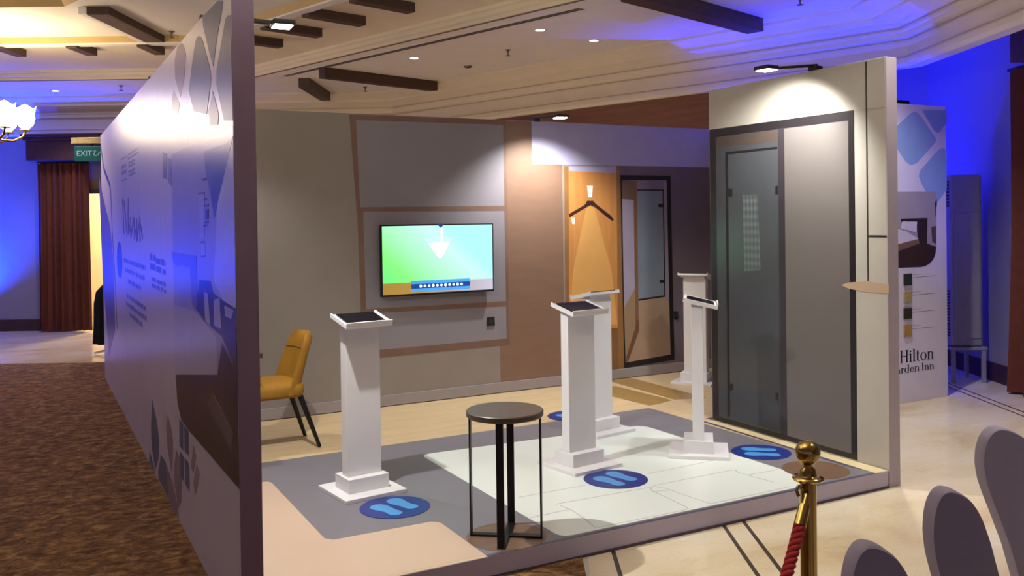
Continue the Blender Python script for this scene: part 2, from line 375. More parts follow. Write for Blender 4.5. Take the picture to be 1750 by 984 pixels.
 'h_foot': [(6.204,1.296), (6.465,1.335), (6.484,1.299), (6.203,1.237)],
 'h_head': [(6.258,1.505), (6.587,1.507), (6.578,1.297), (6.484,1.299), (6.459,1.364), (6.451,1.469), (6.258,1.479)],
 'h_pil1': [(6.277,1.481), (6.333,1.484), (6.324,1.410), (6.257,1.425)],
 'h_pil2': [(6.338,1.480), (6.456,1.478), (6.448,1.388), (6.322,1.415)],
 'h_floor': [(6.203,1.237), (6.484,1.299), (6.571,1.297), (6.696,1.264), (6.684,1.206), (6.657,1.163), (6.609,1.129), (6.555,1.109), (6.501,1.104), (6.202,1.107)],
 'h_stool': [(6.633,1.431), (6.694,1.439), (6.695,1.287), (6.645,1.306)],
 'h_plant': [(6.681,1.627), (6.704,1.667), (6.708,1.609), (6.694,1.591), (6.698,1.515), (6.687,1.515), (6.685,1.582)],
 'sw0': [(6.284,1.055), (6.376,1.056), (6.375,0.959), (6.282,0.959)],
 'swl0a': [(6.389,1.044), (6.499,1.045), (6.499,1.042), (6.389,1.041)],
 'swl0b': [(6.389,1.022), (6.678,1.027), (6.678,1.023), (6.389,1.018)],
 'sw1': [(6.282,0.913), (6.374,0.913), (6.373,0.823), (6.280,0.823)],
 'swl1a': [(6.387,0.901), (6.497,0.901), (6.497,0.898), (6.387,0.898)],
 'swl1b': [(6.387,0.878), (6.676,0.881), (6.676,0.877), (6.387,0.874)],
 'sw2': [(6.280,0.775), (6.372,0.774), (6.371,0.686), (6.279,0.687)],
 'swl2a': [(6.385,0.761), (6.495,0.760), (6.495,0.758), (6.385,0.758)],
 'swl2b': [(6.385,0.739), (6.674,0.739), (6.674,0.735), (6.385,0.735)],
 'sw3': [(6.278,0.639), (6.370,0.637), (6.369,0.540), (6.277,0.542)],
 'swl3a': [(6.383,0.625), (6.493,0.623), (6.493,0.620), (6.383,0.622)],
 'swl3b': [(6.383,0.602), (6.672,0.600), (6.672,0.596), (6.383,0.598)],
 't_hilton': [(6.238,0.332), (6.658,0.332), (6.239,0.429)],
 't_inn': [(6.224,0.248), (6.657,0.249), (6.658,0.306)],
 'stubD': [(-2.454,9.509), (-1.928,8.986), (-1.417,8.500), (-0.905,7.996), (-1.795,8.017)],
 'stubF': [(-5.330,9.746), (-5.215,9.755), (-4.566,9.771), (-4.456,9.779), (-3.828,9.793), (-3.730,9.801)],
 'beam2': [(-2.243,10.472), (-1.060,11.828), (-0.951,11.767)],
 'beam1': [(-2.612,10.799), (-2.697,12.583), (-2.570,12.597)],
 'beam3': [(0.944,7.037), (2.178,8.337), (2.288,8.187)],
 'beamL': [(-3.727,7.773), (-3.751,9.330), (-3.545,8.943), (-3.468,7.555)],
 'slot': [(-2.821,11.161), (0.643,7.629), (3.525,8.334), (3.540,7.594)],
 'lamps3': [(-1.057,10.017), (0.294,8.607), (0.857,9.160), (-6.091,12.109)],
}
# ------------------------------------------------------------------ main dimensions
XL, TL, YL0, YL1 = 0.680, 0.080, 3.41, 9.95      # left partition (outer face, thickness, ends)
XR, TR, YR0, YR1 = 4.284, 0.089, 3.479, 4.975    # right partition
YB, HB, XB1 = 6.671, 2.375, 5.80                 # back partition
YH, XH1 = 4.950, 6.83                            # sponsor panel
H = 2.44
ZP = 0.097                                       # platform height
def pb(a, b, l): return (a, YB-l, b)
def pr(a, b, l): return (XR-l, a, b)
def pL(a, b, l): return (XL-l, a, b)
def ph(a, b, l): return (a, YH-l, b)
def pp(a, b, l): return (a, b, ZP+l)
LV = 0.0004
NPR = {}
def prt(name, plane, pts, mat, parent, lev=1, label=None):
    NPR[parent.name] = NPR.get(parent.name, 0)+1; lev = lev + NPR[parent.name]*0.04   # every sheet its own height
    mb = MB().prism([plane(a, b, 0.0) for a, b in pts], Vector(plane(0,0,lev*LV))-Vector(plane(0,0,0)))
    return obj(name, mb, mat, parent, label=label)
def line(name, plane, pts, wd, mat, parent, lev=1, label=None):
    NPR[parent.name] = NPR.get(parent.name, 0)+1; lev = lev + NPR[parent.name]*0.04
    return obj(name, MB().ribbon(pts, wd, plane, lev*LV), mat, parent, label=label)
def ell(cx, cy, rx, ry, n=32, a0=0): return [(cx+rx*math.cos(2*math.pi*k/n+a0), cy+ry*math.sin(2*math.pi*k/n+a0)) for k in range(n)]

# ------------------------------------------------------------------ room shell
m_plaster = M('plaster_cream', '#e8dcbe', 0.7, var=0.03, scale=3)
m_white = M('plaster_white', '#ebe6dc', 0.7, var=0.02, scale=3)
m_gold = M('plaster_ochre', '#c9ab72', 0.65, var=0.05, scale=3)
m_wall = M('wall_paint', '#86818a', 0.75, var=0.03, scale=2)
m_wood = M('wall_wood', '#7a4a28', 0.45, var=0.25, scale=5, stretch=(0.3, 0.3, 6))
m_beam = M('beam_wood', '#4a3526', 0.55, var=0.2, scale=9, stretch=(1, 1, 5))
m_darkwood = M('dark_wood', '#3a2018', 0.45, var=0.2, scale=6)
m_curtain = M('curtain_cloth', '#5e2a1e', 0.85, var=0.12, scale=14)
m_valance = M('valance_cloth', '#4a2b22', 0.85, var=0.1, scale=14)

def marble():
    mt = bpy.data.materials.new('marble'); mt.use_nodes = True; nt = mt.node_tree; b = nt.nodes['Principled BSDF']
    tc = nt.nodes.new('ShaderNodeTexCoord'); mp = nt.nodes.new('ShaderNodeMapping'); mp.inputs['Rotation'].default_value = (0, 0, -YAW)
    mp.inputs['Scale'].default_value = (0.6, 1.3, 1)
    nt.links.new(tc.outputs['Object'], mp.inputs[0])
    n1 = nt.nodes.new('ShaderNodeTexNoise'); n1.inputs['Scale'].default_value = 1.6; n1.inputs['Detail'].default_value = 8; n1.inputs['Distortion'].default_value = 0.8
    r1 = nt.nodes.new('ShaderNodeValToRGB')
    for i, (p, h) in enumerate([(0.28, '#c6ae8a'), (0.45, '#d6c5a6'), (0.60, '#ddd0b8'), (0.74, '#dcd8d6')]):
        e = r1.color_ramp.elements[i] if i < 2 else r1.color_ramp.elements.new(p)
        e.position = p; e.color = hexc(h)+(1,)
    nt.links.new(mp.outputs[0], n1.inputs['Vector']); nt.links.new(n1.outputs['Fac'], r1.inputs['Fac'])
    n2 = nt.nodes.new('ShaderNodeTexNoise'); n2.inputs['Scale'].default_value = 4.5; n2.inputs['Detail'].default_value = 10; n2.inputs['Distortion'].default_value = 2.5
    nt.links.new(mp.outputs[0], n2.inputs['Vector'])
    r2_ = nt.nodes.new('ShaderNodeValToRGB'); r2_.color_ramp.elements[0].position = 0.485; r2_.color_ramp.elements[0].color = (1,1,1,1)
    r2_.color_ramp.elements[1].position = 0.5; r2_.color_ramp.elements[1].color = (0.86,0.80,0.72,1)
    e = r2_.color_ramp.elements.new(0.515); e.color = (1,1,1,1)
    nt.links.new(n2.outputs['Fac'], r2_.inputs['Fac'])
    mx = nt.nodes.new('ShaderNodeMix'); mx.data_type = 'RGBA'; mx.blend_type = 'MULTIPLY'; mx.inputs[0].default_value = 0.5
    nt.links.new(r1.outputs[0], mx.inputs[6]); nt.links.new(r2_.outputs[0], mx.inputs[7]); nt.links.new(mx.outputs[2], b.inputs['Base Color'])
    b.inputs['Roughness'].default_value = 0.16
    return mt
def carpet():
    mt = bpy.data.materials.new('carpet'); mt.use_nodes = True; nt = mt.node_tree; b = nt.nodes['Principled BSDF']
    tc = nt.nodes.new('ShaderNodeTexCoord'); mp = nt.nodes.new('ShaderNodeMapping'); mp.inputs['Rotation'].default_value = (0, 0, 0.3)
    mp.inputs['Scale'].default_value = (1.0, 1.5, 1)
    nt.links.new(tc.outputs['Object'], mp.inputs[0])
    n1 = nt.nodes.new('ShaderNodeTexNoise'); n1.inputs['Scale'].default_value = 11; n1.inputs['Detail'].default_value = 5; n1.inputs['Roughness'].default_value = 0.75; n1.inputs['Distortion'].default_value = 0.6
    nt.links.new(mp.outputs[0], n1.inputs['Vector'])
    r1 = nt.nodes.new('ShaderNodeValToRGB')
    for i, (p, h) in enumerate([(0.36, '#45301f'), (0.46, '#60442c'), (0.54, '#785739'), (0.63, '#92744c')]):
        e = r1.color_ramp.elements[i] if i < 2 else r1.color_ramp.elements.new(p)
        e.position = p; e.color = hexc(h)+(1,)
    nt.links.new(n1.outputs['Fac'], r1.inputs['Fac']); nt.links.new(r1.outputs[0], b.inputs['Base Color'])
    b.inputs['Roughness'].default_value = 0.95; b.inputs['Specular IOR Level'].default_value = 0.15
    n2 = nt.nodes.new('ShaderNodeTexNoise'); n2.inputs['Scale'].default_value = 300
    bm_ = nt.nodes.new('ShaderNodeBump'); bm_.inputs['Strength'].default_value = 0.5; bm_.inputs['Distance'].default_value = 0.004
    nt.links.new(tc.outputs['Object'], n2.inputs['Vector']); nt.links.new(n2.outputs['Fac'], bm_.inputs['Height']); nt.links.new(bm_.outputs[0], b.inputs['Normal'])
    return mt
def rpoly(pts, z): return [room(r, f, z) for r, f in pts]
floor = obj('floor', MB().prism(rpoly([(-13,-6),(4.6,-6),(4.6,10.8),(2,15.5),(-13,15.5)], -0.1), (0,0,0.1)), marble(), kind='structure')
tag(floor, 'polished cream marble floor with thin dark inlay lines', None)
m_inlay = M('inlay_stone', '#4b4038', 0.2)
m_brass = M('trim_metal', '#cfc8ba', 0.3, metal=0.3)
def strip(r0, r1, f0, f1, mat): return obj('inlay_strip', MB().prism(rpoly([(r0,f0),(r1,f0),(r1,f1),(r0,f1)], 0.0), (0,0,0.0008)), mat, floor)
for r0 in (0.440, 1.032, 1.146): strip(r0, r0+0.020, -2, 10.0, m_inlay)
for r0 in (3.845, 3.925): strip(r0, r0+0.018, -2, 9.0, m_inlay)
strip(0.300, 0.322, -2, 10.05, m_brass)
obj('carpet', MB().prism(rpoly([(-13,-6),(0.30,-6),(0.30,10.05),(-13,10.05)], 0.0), (0,0,0.006)), carpet(), kind='structure', label='brown mottled patterned carpet left of the exhibition booth')

# walls (r, f) plan
FW = 13.15; SW = 11.42; RWALL = 3.50
def wallslab(name, a, b, z0, z1, mat, th=0.1, label=None):
    A = Vector(a); B = Vector(b); t = (B-A).normalized(); n = Vector((-t.y, t.x))*th
    return obj(name, MB().prism(rpoly([tuple(A), tuple(B), tuple(B+n), tuple(A+n)], z0), (0,0,z1-z0)), mat, kind='structure', label=label)
DX0, DX1, DH = -6.35, -4.95, 2.05
wb = wallslab('wall_back', (-13, FW), (DX0, FW), 0, 3.2, m_wall, label='pale plaster back wall of the ballroom washed in blue light')
obj('wall_piece', MB().prism(rpoly([(DX0,FW),(DX1,FW),(DX1,FW+.1),(DX0,FW+.1)], DH), (0,0,3.2-DH)), M('wall_beige', '#8d8076', 0.7), wb)
obj('wall_piece', MB().prism(rpoly([(DX1,FW),(SW-FW,FW),(SW-FW,FW+.1),(DX1,FW+.1)], 0), (0,0,3.2)), m_wall, wb)
wd = wallslab('wall_diagonal', (SW+.07-FW, FW), (2.2, SW+.07-2.2), 0, 3.2, m_wood, label='brown wood panelled diagonal wall behind the booth')
wbay = wallslab('wall_bay', (3.45, 10.47), (4.40, 9.52), 0, 3.4, m_wall, label='pale bay wall behind the tall white cabinet')
obj('wall_piece', MB().prism(rpoly([(2.2, SW+.07-2.2),(3.45,10.47),(3.38,10.54),(2.13,SW+.07-2.13)], 0), (0,0,3.4)), m_wall, wbay)
wallslab('wall_right', (4.40, 9.52), (4.40, -6), 0, 3.4, m_wall, label='pale right wall of the bay behind the curtain')
def base(name, a, b, label):
    A = Vector(a); B = Vector(b); t = (B-A).normalized(); n = Vector((t.y, -t.x))*0.025
    obj(name, MB().prism(rpoly([tuple(A), tuple(B), tuple(B+n), tuple(A+n)], 0), (0,0,0.17)), m_darkwood, kind='structure', bevel=0.004, label=label)
base('baseboard_back', (-13, FW), (DX0, FW), 'dark wood skirting board along the blue lit back wall')
base('baseboard_bay', (3.45, 10.47), (4.375, 9.545), 'dark skirting board under the bay wall')
base('baseboard_right', (4.40, 9.50), (4.40, -3), 'dark skirting board under the right wall')

# doorway with a lit corridor behind it
m_corr = M('corridor_paint', '#e3cfa8', 0.7, var=0.06, scale=2)
cw = obj('wall_corridor', MB().prism(rpoly([(-8.2, 15.2),(-3.4, 15.2),(-3.4, 15.3),(-8.2, 15.3)], 0), (0,0,2.6)), m_corr, kind='structure', label='warm lit corridor wall seen through the doorway')
obj('ceiling_corridor', MB().prism(rpoly([(-8.2, FW+.1),(-3.4, FW+.1),(-3.4, 15.3),(-8.2, 15.3)], 2.6), (0,0,0.05)), m_corr, kind='structure', label='corridor ceiling behind the doorway')
point('corridor_lamp', room(-5.9, 14.0, 2.3), 230, (1.0, 0.86, 0.62), 0.12)
dr = thing('door_1', 'dark grey doorway frame leading to the lit corridor', None, room(0,0,0)); dr['kind'] = 'structure'
m_jamb = M('jamb_paint', '#4c4a45', 0.5)
obj('door_head', MB().prism(rpoly([(DX0,FW-.03),(DX1,FW-.03),(DX1,FW+.1),(DX0,FW+.1)], DH-.06), (0,0,0.06)), m_jamb, dr)
for x in (DX0, DX1-.05):
    obj('door_jamb', MB().prism(rpoly([(x,FW-.03),(x+.05,FW-.03),(x+.05,FW+.1),(x,FW+.1)], 0), (0,0,DH-.06)), m_jamb, dr)

# ceiling: stepped octagonal rings.  ring = (f of the frontal side, r+f of the diagonal side, r of the right side)
def ring(f, s, r): return [(-13, f), (s-f, f), (r, s-r), (r, -6)]
def strip_rings(mb, A, za, B, zb):
    for i in range(3):
        mb.quad(room(*A[i], za), room(*A[i+1], za), room(*B[i+1], zb), room(*B[i], zb))
ceil = obj('ceiling', MB().prism(rpoly([(-13,-6),(4.5,-6),(4.5,10.7),(2,15),(-13,15)], 3.85), (0,0,0.1)), m_white, kind='structure', label='cream coffered ballroom ceiling with stepped mouldings')
RC = ring(7.92, 4.0, -1.2); RD = ring(9.25, 6.05, 0.30); RE = ring(9.38, 6.22, 0.42); RF = ring(11.15, 7.92, 1.22); RG = ring(11.25, 8.05, 1.30); RH = ring(12.62, 10.83, 2.97)
mb = MB(); mb.add(rpoly(RC+[(-13,-6)], 3.72), [(0,1,2,3,4)]); obj('coffer_panel', mb, m_white, ceil)
mb = MB(); strip_rings(mb, RC, 3.72, RC, 3.52); strip_rings(mb, RC, 3.52, ring(7.96,4.05,-1.16), 3.47); obj('coffer_moulding', mb, m_gold, ceil)
mb = MB(); strip_rings(mb, ring(7.96,4.05,-1.16), 3.47, RD, 3.47); obj('coffer_panel', mb, m_white, ceil)
mb = MB(); strip_rings(mb, RD, 3.47, ring(9.26,6.07,0.31), 3.405); obj('coffer_moulding', mb, m_gold, ceil)
mb = MB(); strip_rings(mb, ring(9.26,6.07,0.31), 3.405, ring(9.265,6.075,0.315), 3.39); strip_rings(mb, ring(9.265,6.075,0.315), 3.39, RE, 3.39); strip_rings(mb, RE, 3.39, RE, 3.44); obj('rim_strip', mb, m_white, ceil)
mb = MB(); strip_rings(mb, RE, 3.44, RF, 3.46); obj('cream_band', mb, m_plaster, ceil)
prof = [(0.0, 3.46), (0.01, 3.435), (0.04, 3.425), (0.045, 3.39), (0.075, 3.375), (0.08, 3.345), (0.10, 3.34)]
mb = MB()
for (a, za), (b, zb) in zip(prof, prof[1:]):
    strip_rings(mb, ring(11.15+a, 7.92+1.35*a, 1.22+.8*a), za, ring(11.15+b, 7.92+1.35*b, 1.22+.8*b), zb)
obj('inner_moulding', mb, m_plaster, ceil)
mb = MB(); strip_rings(mb, RG, 3.34, RH, 3.34); obj('soffit', mb, m_white, ceil)
prof = [(.47, 3.34), (.47, 3.315), (.44, 3.305), (.32, 3.255), (.30, 3.25), (.30, 3.225), (.11, 3.18), (.08, 3.17), (.075, 3.135), (.05, 3.13), (.05, 3.09), (.0, 3.08), (.0, 2.93), (.03, 2.92), (.035, 2.86), (.01, 2.83), (-.10, 2.83), (-.10, 3.45)]
mb = MB()
def off(o): return ring(FW-.03-o*1.06, SW-o*1.26, RWALL-o*1.12)
for (a, za), (b, zb) in zip(prof, prof[1:]): strip_rings(mb, off(a), za, off(b), zb)
obj('cornice', mb, m_plaster, ceil)
m_shadow_line = M('moulding_line', '#c2b294', 0.6)
for o0, z0, o1, z1 in ((.083, 3.166, .080, 3.153), (.004, 3.076, .004, 3.064), (.034, 2.922, .038, 2.910)):  # darker strips drawn as shadow lines along the cornice steps
    mb = MB(); strip_rings(mb, off(o0+.004), z0, off(o1+.004), z1); obj('moulding_line', mb, m_shadow_line, ceil)
mb = MB(); strip_rings(mb, ring(11.232, 8.03, 1.285), 3.3385, ring(11.262, 8.07, 1.31), 3.3385); obj('moulding_line', mb, M('moulding_line_brown', '#7d5f42', 0.6), ceil)

obj('bay_ceiling', MB().prism(rpoly([(3.5,-6),(4.5,-6),(4.5,9.6),(3.4,10.6),(2.1,9.3),(3.5,7.9)], 3.3), (0,0,0.05)), m_white, ceil)
# rafter stubs and beams
dd = Vector((1,1)).normalized(); cc = Vector((1,-1)).normalized()
def rbar(name, a, b, wd, z0, z1):
    A = Vector(a); B = Vector(b); t = (B-A).normalized(); n = Vector((-t.y,t.x))*wd/2
    return obj(name, MB().prism(rpoly([tuple(A+n),tuple(B+n),tuple(B-n),tuple(A-n)], z0), (0,0,z1-z0)), m_beam, ceil, bevel=0.006)
for r in (-5.275, -4.51, -3.78, -6.04, -6.81, -7.58): rbar('rafter_stub', (r, 9.30), (r, 9.77), 0.115, 3.365, 3.46)
for i in range(7):
    e = Vector((-2.43+0.512*i, 9.50-0.505*i)) + cc*0.05
    rbar('rafter_stub', tuple(e-dd*0.62), tuple(e), 0.115, 3.365, 3.46)
rbar('ceiling_beam', (-2.58, 11.32), (-2.58, 12.62), 0.14, 3.22, 3.345)
p = Vector((-0.985, 11.79)); rbar('ceiling_beam', tuple(p-dd*1.72), tuple(p), 0.13, 3.22, 3.345)
p = Vector((2.235, 8.27)); rbar('ceiling_beam', tuple(p-dd*1.85), tuple(p+dd*.03), 0.17, 3.22, 3.345)
rbar('ceiling_beam', (-3.63, 7.98), (-3.63, 9.26), 0.20, 3.40, 3.475)
obj('beam_trim', MB().prism(rpoly([(-3.80,7.98),(-3.73,7.98),(-3.73,9.26),(-3.80,9.26)], 3.41), (0,0,0.065)), m_white, ceil)

# downlights, sprinklers, slot diffusers
m_glow = EM('downlight_glow', '#fff1d2', 14)
m_ring = M('downlight_ring', '#e8e4da', 0.4)
m_dark = M('dark_metal', '#1a1a1c', 0.4, metal=0.3)
def downlight(r, f, label, en=300, z=3.34):
    t = thing('downlight', label, 'light', room(r, f, z), -YAW, 'recessed ceiling downlights')
    obj('trim_ring', MB().lathe([(0.045,0.0),(0.068,0.0),(0.066,-0.008),(0.047,-0.006)], n=20, cap=False), m_ring, t, smooth=40)
    obj('lens', MB().lathe([(0.0,-0.003),(0.046,-0.003),(0.046,0.0)], n=20), m_glow, t)
    spot('downlight_beam', room(r, f, z-.02), room(r, f, 0), en, (1.0, 0.93, 0.80), 104, 0.8, 0.04)
downlight(-1.057, 10.017, 'leftmost glowing downlight above the television wall', 330)
downlight(0.294, 8.607, 'glowing downlight nearest the long black ceiling slot end', 330)
downlight(0.857, 9.16, 'small glowing downlight nearest the blue lit cornice', 200)
downlight(-6.091, 12.109, 'glowing downlight in the blue tinted soffit at far left', 90)
m_spr = M('sprinkler_metal', '#6d675f', 0.35, metal=0.7)
def sprinkler(r, f, z, label):
    t = thing('sprinkler', label, 'sprinkler', room(r, f, z), 0, 'ceiling sprinklers')
    obj('escutcheon', MB().lathe([(0.03,0.0),(0.03,-0.006),(0.012,-0.012),(0.010,-0.03)], n=14), m_spr, t, smooth=40)
    obj('deflector', MB().lathe([(0.006,-0.03),(0.006,-0.06),(0.028,-0.062),(0.028,-0.066),(0.0,-0.068)], n=14), m_spr, t, smooth=40)
sprinkler(-0.017, 9.606, 3.34, 'small sprinkler on the soffit between the two downlights')
sprinkler(-1.947, 12.15, 3.34, 'small sprinkler between the two dark corner beams')
sprinkler(-5.046, 11.725, 3.34, 'small sprinkler on the far soffit left of the partition')
sprinkler(-3.38, 9.05, 3.47, 'sprinkler on the white coffer panel above the left partition')
sprinkler(2.40, 7.45, 3.34, 'sprinkler on the blue lit ceiling at the top edge')
t = thing('smoke_detector', 'flat grey detector on the soffit near the long dark beam', 'detector', room(-0.489, 10.60, 3.34))
obj('body', MB().lathe([(0.05,0.0),(0.048,-0.015),(0.025,-0.025),(0,-0.027)], n=16), m_spr, t, smooth=40)
def slot(a, b, label):
    A = Vector(a); B = Vector(b); tt = (B-A).normalized(); n = Vector((-tt.y,tt.x))
    t = thing('slot_diffuser', label, 'air vent', room(a[0], a[1], 3.34))
    bx = Vector(room(a[0], a[1], 3.34))
    def q(o0, o1, z0, z1, nm, mat):
        pts = [room(*tuple(A+n*o0), z0)-bx, room(*tuple(B+n*o0), z0)-bx, room(*tuple(B+n*o1), z0)-bx, room(*tuple(A+n*o1), z0)-bx]
        obj(nm, MB().prism(pts, (0,0,z1-z0)), mat, t)
    q(-.05, .05, 3.3365, 3.3395, 'frame', m_ring)
    q(-.034, -.006, 3.335, 3.3365, 'slot', m_dark); q(.006, .034, 3.335, 3.3365, 'slot', m_dark)
slot((-2.78, 11.14), (0.62, 7.74), 'long black double slot air diffuser above the television wall')

# right bay: linear vent in the cornice soffit
# ------------------------------------------------------------------ curtains, valances
def curtain(name, label, a, b, z0, z1, folds, amp, flare=0.0):
    A = Vector(a); B = Vector(b); t = (B-A).normalized(); n = Vector((-t.y,t.x)); L = (B-A).length
    th = thing(name, label, 'curtain', room(*a, 0))
    base_ = Vector(room(*a, 0)); mb = MB(); N = folds*10; K = 8
    vs = []; fs = []
    for side in (0, 1):
        for k in range(K+1):
            g = k/K; z = z1+(z0-z1)*g
            for i in range(N+1):
                u = i/N; ph_ = u*folds*2*math.pi
                o = amp*(0.7+0.5*g)*math.sin(ph_+0.5*math.sin(3*u+g*1.5)) + 0.3*amp*math.sin(ph_*2.3+1)
                x = (u-0.5)*L*(1+flare*g*g)+L/2
                P = A+t*x+n*(o+side*0.008); vs.append(Vector(room(P.x, P.y, z))-base_)
    W = N+1; T = W*(K+1)
    for k in range(K):
        for i in range(N):
            q = k*W+i; fs.append((q, q+1, q+W+1, q+W)); fs.append((T+q, T+q+W, T+q+W+1, T+q+1))
    for i in range(N):
        fs.append((i, T+i, T+i+1, i+1)); q = K*W+i; fs.append((q, q+1, T+q+1, T+q))
    for k in range(K):
        q = k*W; fs.append((q, q+W, T+q+W, T+q)); q = k*W+N; fs.append((q, T+q, T+q+W, q+W))
    obj('drape', mb.add(vs, fs), m_curtain, th, smooth=60)
    obj('curtain_rod', MB().tube([Vector(room(*a, z1+.01))-base_, Vector(room(*b, z1+.01))-base_], 0.014), m_dark, th)
    return th
curtain('curtain', 'tall dark red curtain beside the lit doorway', (-6.80, 12.95), (-6.06, 12.95), 0.02, 2.425, 8, 0.035, 0.05)
curtain('curtain', 'rust red floor length curtain at the right edge', (4.26, 7.72), (4.26, 5.9), 0.02, 2.745, 8, 0.05, 0.12)
def valance(name, label, a, b, z0, z1, dep):
    A = Vector(a); B = Vector(b); t = (B-A).normalized(); n = Vector((-t.y,t.x))
    th = thing(name, label, 'valance', room(*a, 0)); bs = Vector(room(*a, 0))
    def pc(nm, o0, o1, e, za, zb):
        pts = [A-t*e+n*o0, B+t*e+n*o0, B+t*e+n*o1, A-t*e+n*o1]
        obj(nm, MB().prism([Vector(room(p.x,p.y,za))-bs for p in pts], (0,0,zb-za)), m_valance, th, bevel=0.006)
    pc('box', 0, dep, 0, z0, z1-.09); pc('crown_moulding', -.03, dep, .03, z1-.09, z1-.04); pc('crown_top', -.06, dep, .05, z1-.04, z1)
valance('valance', 'dark brown pelmet box above the doorway curtain', (-6.88, 12.80), (-4.6, 12.80), 2.46, 2.83, 0.30)
valance('valance', 'dark brown pelmet box above the rust red curtain', (4.14, 7.48), (4.14, 5.7), 2.78, 3.20, 0.24)

# exit sign
es = thing('exit_sign', 'green hanging exit sign with white lettering below a gold bar', 'sign', room(-6.07, 12.55, 2.42), -YAW)
obj('panel', MB().box(0, .50, 0, .03, 0, .21), M('sign_green', '#124a3e', 0.4), es, bevel=0.004)
obj('gold_bar', MB().box(-.04, .50, -.01, .06, .245, .33), M('sign_gold', '#b79c5c', 0.4, metal=0.3, var=0.2, scale=30), es, bevel=0.005)
obj('hanger', MB().box(.22, .26, .01, .03, .21, .245), m_dark, es)
m_let = M('sign_white', '#86a89c', 0.5)
def text_mesh(s, size, mat, name, parent, extr=0.001, loc=(0,0,0), rot=None):
    cu = bpy.data.curves.new(name, 'FONT'); cu.body = s; cu.size = size; cu.extrude = extr
    o = bpy.data.objects.new('tmp_text', cu); COL.objects.link(o); bpy.context.view_layer.update()
    me = bpy.data.meshes.new_from_object(o.evaluated_get(bpy.context.evaluated_depsgraph_get()))
    bpy.data.objects.remove(o); me.name = name; me.materials.clear()
    ob = obj(name, me, mat, parent, loc=loc)
    if rot: ob.rotation_euler = rot
    return ob
text_mesh('EXIT', 0.105, m_let, 'lettering', es, loc=(0.03, -0.002, 0.075), rot=(math.pi/2, 0, 0))
mb = MB(); pe = lambda a, b, l: (a, -l, b)
for st in ([(.46,.13),(.445,.145),(.43,.13),(.445,.115),(.46,.12)], [(.43,.115),(.40,.115)], [(.40,.115),(.385,.14),(.355,.13),(.40,.115)], [(.40,.115),(.36,.112),(.345,.112)], [(.345,.13),(.34,.10),(.325,.085),(.31,.08)], [(.305,.14),(.275,.145),(.285,.12),(.27,.09),(.29,.075),(.31,.08)]):
    mb.ribbon(st, 0.009, pe, 0.003)
mb.ribbon([(.37,.155),(.378,.155)], 0.009, pe, 0.003)
obj('arabic_lettering', mb, m_let, es)

# chandelier
def chandelier(c, label):
    t = thing('chandelier', label, 'chandelier', c)
    mb_br = M('old_brass', '#8a6a35', 0.3, metal=0.9)
    mg = EM('lamp_glass_glow', '#fff0cf', 12)
    obj('stem', MB().lathe([(0.012,0.9),(0.012,0.25),(0.03,0.2),(0.02,0.12),(0.05,0.05),(0.075,0.0),(0.05,-0.06),(0.02,-0.1),(0.028,-0.13),(0.0,-0.16)], n=16), mb_br, t, smooth=40)
    obj('ceiling_rose', MB().lathe([(0.0,0.97),(0.07,0.97),(0.07,0.94),(0.02,0.88),(0.012,0.87)], n=16), mb_br, t, smooth=40)
    for k in range(6):
        a = math.radians(60*k-2); d = Vector((math.cos(a), math.sin(a), 0))
        pts = [d*0.04+Vector((0,0,0.0)), d*0.12+Vector((0,0,-0.07)), d*0.22+Vector((0,0,-0.075)), d*0.30+Vector((0,0,-0.03)), d*0.32+Vector((0,0,0.02))]
        obj('arm', MB().tube(pts, 0.011, 8), mb_br, t, smooth=50)
        e = d*0.32+Vector((0,0,0.02))
        cup = obj('drip_cup', MB().lathe([(0.0,0.0),(0.05,0.004),(0.055,0.012),(0.03,0.02),(0.02,0.03)], e, 14), mb_br, t, smooth=40)
        vs = []; prf = [(0.035,0.03),(0.070,0.065),(0.085,0.120),(0.082,0.175),(0.098,0.235)]
        N = 20; fs = []
        for j, (r, z) in enumerate(prf):
            for q in range(N):
                an = 2*math.pi*q/N; wv = (0.018*math.cos(4*an) if j == len(prf)-1 else 0)
                vs.append(e+Vector((r*math.cos(an), r*math.sin(an), z+wv)))
        for j in range(len(prf)-1):
            for q in range(N): fs.append((j*N+q, j*N+(q+1) % N, (j+1)*N+(q+1) % N, (j+1)*N+q))
        fs.append(tuple(range(N))[::-1])
        obj('glass_shade', MB().add(vs, fs), mg, t, smooth=60)
    point('chandelier_light', Vector(c)+Vector((0,0,0.16)), 55, WARM, 0.25)
    return t
chandelier(room(-5.0, 8.63, 2.44), 'brass chandelier with glowing tulip glass shades at far left')

# black draped stand by the doorway
dk = thing('draped_stand', 'black cloth draped stand on white feet by the lit doorway', 'stand', room(-4.80, 10.75, 0.006), -YAW)
vs = []; fs = []; N = 40; PR = [(0.03,0.86),(0.06,0.85),(0.16,0.74),(0.185,0.6),(0.19,0.35),(0.20,0.12)]
for j, (r, z) in enumerate(PR):
    for q in range(N):
        an = 2*math.pi*q/N; rr_ = r*(1+0.07*(j/5)*math.sin(an*9)); vs.append((rr_*math.cos(an), rr_*0.8*math.sin(an), z))
for j in range(len(PR)-1):
    for q in range(N): fs.append((j*N+q, j*N+(q+1) % N, (j+1)*N+(q+1) % N, (j+1)*N+q))
fs.append(tuple(range(N)))
m_blk = M('black_cloth', '#0c0c0e', 0.85, spec=0.2)
obj('cloth', MB().add(vs, fs), m_blk, dk, smooth=50)
obj('pole', MB().tube([(0,0,0.02),(0,0,0.85)], 0.015), m_dark, dk)
